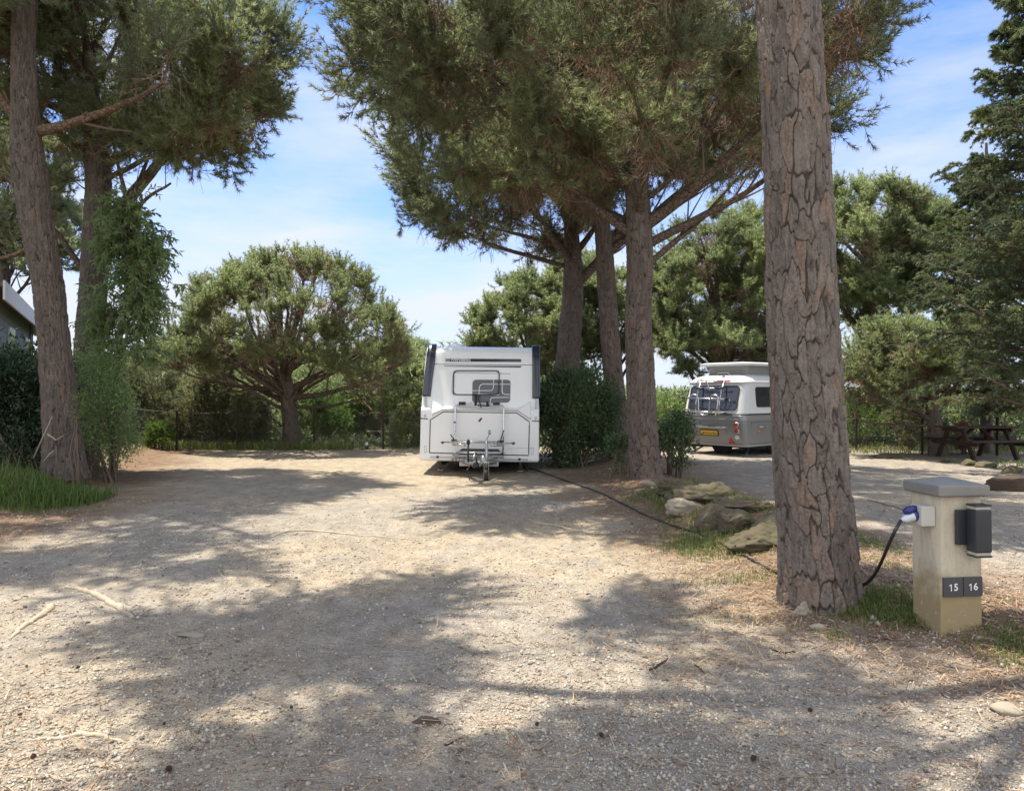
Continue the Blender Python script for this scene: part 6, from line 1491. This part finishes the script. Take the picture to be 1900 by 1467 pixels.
# ------------------------------------------------------------------ garden light, cabin, picnic table
g = np.array(fp(681, 20.6))
gl = thing('garden_light', 'short black bollard light with a round white face on the gravel rim', 'lamp', g)
MB().lathe([(0.055, 0), (0.055, 0.06), (0.04, 0.07), (0.04, 0.12)], 18).build('post', M['black'], gl, smooth=True)
MB().lathe([(0.03, -0.05), (0.05, -0.04), (0.052, 0.04), (0.045, 0.05)], 20, (0, 0, 0.145), 'y').build('lamp_head', M['black'], gl, smooth=True)
MB().lathe([(0.047, -0.058), (0.047, -0.052)], 20, (0, 0, 0.145), 'y').build('lamp_face', plain('opal_lens', (0.75, 0.78, 0.80), 0.2), gl, smooth=True)

def cabin():
    m, nt, b = new_mat('grey_siding'); N = NT(nt); v = N.coord('Object')
    c = N.mix(N.noise(v, 2.5, 6), (0.155, 0.175, 0.185), (0.215, 0.235, 0.245)); N.l(c, b.inputs['Base Color']); b.inputs['Roughness'].default_value = 0.7
    sx = N.n('SeparateXYZ'); N.l(v, sx.inputs[0])
    fr = N.math('FRACT', N.math('MULTIPLY', sx.outputs[2], 7.0)); N.bump(N.ramp(fr, [(0, 0), (.08, 1), (1, .6)]), 0.9, 0.02, b)
    A = P(59, 600, 24.0); B = P(-30, 600, 15.0); A[2] = B[2] = 0
    ux = nrm(B - A); L = np.linalg.norm(B - A); nv = np.array([-ux[1], ux[0], 0])
    if nv @ (-A) < 0: nv = -nv
    zb = gz(A[0], A[1]); ze = 3.72
    root = thing('cabin', 'grey weatherboard cabin with white eaves board behind the shaded laurel', 'cabin', (A[0], A[1], zb))
    Q = lambda u, w, z: ux * u + nv * w + np.array([0, 0, z - zb])
    bx = lambda u0, u1, w0, w1, z0, z1: ([Q(u, w, z) for u in (u0, u1) for w in (w0, w1) for z in (z0, z1)], [(0, 1, 3, 2), (4, 6, 7, 5), (0, 4, 5, 1), (2, 3, 7, 6), (0, 2, 6, 4), (1, 5, 7, 3)])
    MB().add(*bx(0, L, -4, 0, zb - .3, ze)).build('wall', m, root)
    rf = MB().add([Q(-.35, .35, ze + .02), Q(L + .35, .35, ze + .02), Q(L + .35, -2, ze + .75), Q(-.35, -2, ze + .75), Q(-.35, -4.35, ze + .02), Q(L + .35, -4.35, ze + .02), Q(-.35, .35, ze - .06), Q(L + .35, .35, ze - .06), Q(L + .35, -4.35, ze - .06), Q(-.35, -4.35, ze - .06)], [(0, 1, 2, 3), (3, 2, 5, 4), (0, 3, 4, 9, 6), (1, 7, 8, 5, 2), (6, 9, 8, 7), (0, 6, 7, 1), (4, 5, 8, 9)]).build('roof', plain('brown_roof_felt', (0.16, 0.13, 0.11), 0.9, var=0.25, scale=4), root)
    MB().add(*bx(-.35, L + .35, .352, .39, ze - .32, ze + .06)).add(*bx(-.40, -.352, -4.3, .39, ze - .32, ze + .06)).build('eaves_board', plain('white_board', (0.74, 0.73, 0.70), 0.6, var=0.08, scale=3, dirt=((0.5, 0.46, 0.4), .5)), root)
    for u in (1.3, 5.2):
        w = MB().add(*bx(u - .1, u + 1.1, .002, .05, zb + 1.1, ze - .55)).build('window', plain('white_window_frame', (0.70, 0.70, 0.70), 0.5), root)
        MB().add(*bx(u, u + 1.0, .03, .056, zb + 1.2, ze - .65)).build('pane', M['glass'], w)
    MB().add(*bx(-.03, .14, .002, .035, zb, ze - .1)).build('corner_board', plain('grey_corner_board', (0.25, 0.26, 0.27), 0.7), root)
    MB().add(*bx(.75, .85, .002, .05, zb, ze - .1)).build('downpipe', M['greydecal'], root)
cabin()

def picnic_table():
    d = 17.9; x = (1812 - 950) / F * d; z = gz(x, d)
    wm = plain('weathered_brown_wood', (0.060, 0.042, 0.034), 0.85, var=0.35, scale=7, bump=0.4, spec=0.2)
    root = thing('picnic_table', 'weathered brown wooden picnic table with attached benches under the conifers', 'picnic table', (x, d, z), 0.14)
    t = MB()
    for i in range(5): t.box((0, -0.30 + .15 * i, 0.74), (1.60, 0.142, 0.04))
    t.build('tabletop', wm, root, bevel=0.004)
    for sy in (-1, 1):
        bch = MB()
        for i in range(2): bch.box((0, sy * (0.62 + .15 * i), 0.44), (1.60, 0.142, 0.04))
        bch.build('bench', wm, root, bevel=0.004)
    for sx in (-1, 1):
        for sy in (-1, 1):
            q = MB(); v0 = np.array([sx * .55, sy * .62, -0.05]); v1 = np.array([sx * .55, sy * .22, 0.72]); L = np.linalg.norm(v1 - v0)
            a = math.atan2((v1 - v0)[1], (v1 - v0)[2]); q.box((v0 + v1) / 2, (0.06, 0.10, L), Matrix.Rotation(-a, 3, 'X')); q.build('leg', wm, root, bevel=0.004)
        MB().box((sx * .60, 0, 0.38), (0.045, 1.55, 0.10)).box((sx * .60, 0, 0.68), (0.045, 0.76, 0.08)).build('crosspiece', wm, root, bevel=0.004)
        MB().box((sx * .33, 0, 0.52), (0.05, 0.08, 0.62), Matrix.Rotation(sx * -0.9, 3, 'Y')).build('brace', wm, root, bevel=0.004)
picnic_table()
x = (1783 - 950) / F * 19.0
bush('dead_shrub', 'rust-brown dead upright shrub just behind the picnic table', (x, 19.0, gz(x, 19)), [(x, 19, 0.45, .13, .13, .45, .4)], 260, 0.10, 0.014, plain('rust_needles', (0.26, 0.10, 0.045), 0.8, var=.3), 140, clumps=16, csig=.05, stems=5, needle=True, K=9, spr=.5)
# dead sticks leaning on the burled trunk
strip_d = 12.0
for k, (a, b_, c_) in enumerate((((62, 850), (80, 810), (97, 772)), ((88, 805), (104, 816), (118, 808)), ((80, 858), (92, 842), (100, 836)))):
    A = np.array([P(*q, strip_d - .05 * k) for q in (a, b_, c_)])
    o = MB().tube(A - A[0], [0.013, 0.010, 0.005], 6).build('dead_branch', M['root'], None, smooth=True); o.location = [float(v) for v in A[0]]
    tag(o, ['bare pale dead branch leaning on the burled trunk', 'short curved dead twig at the flared foot of the burled trunk', 'lowest dead twig by the burled trunk, over the grass'][k], 'branch')
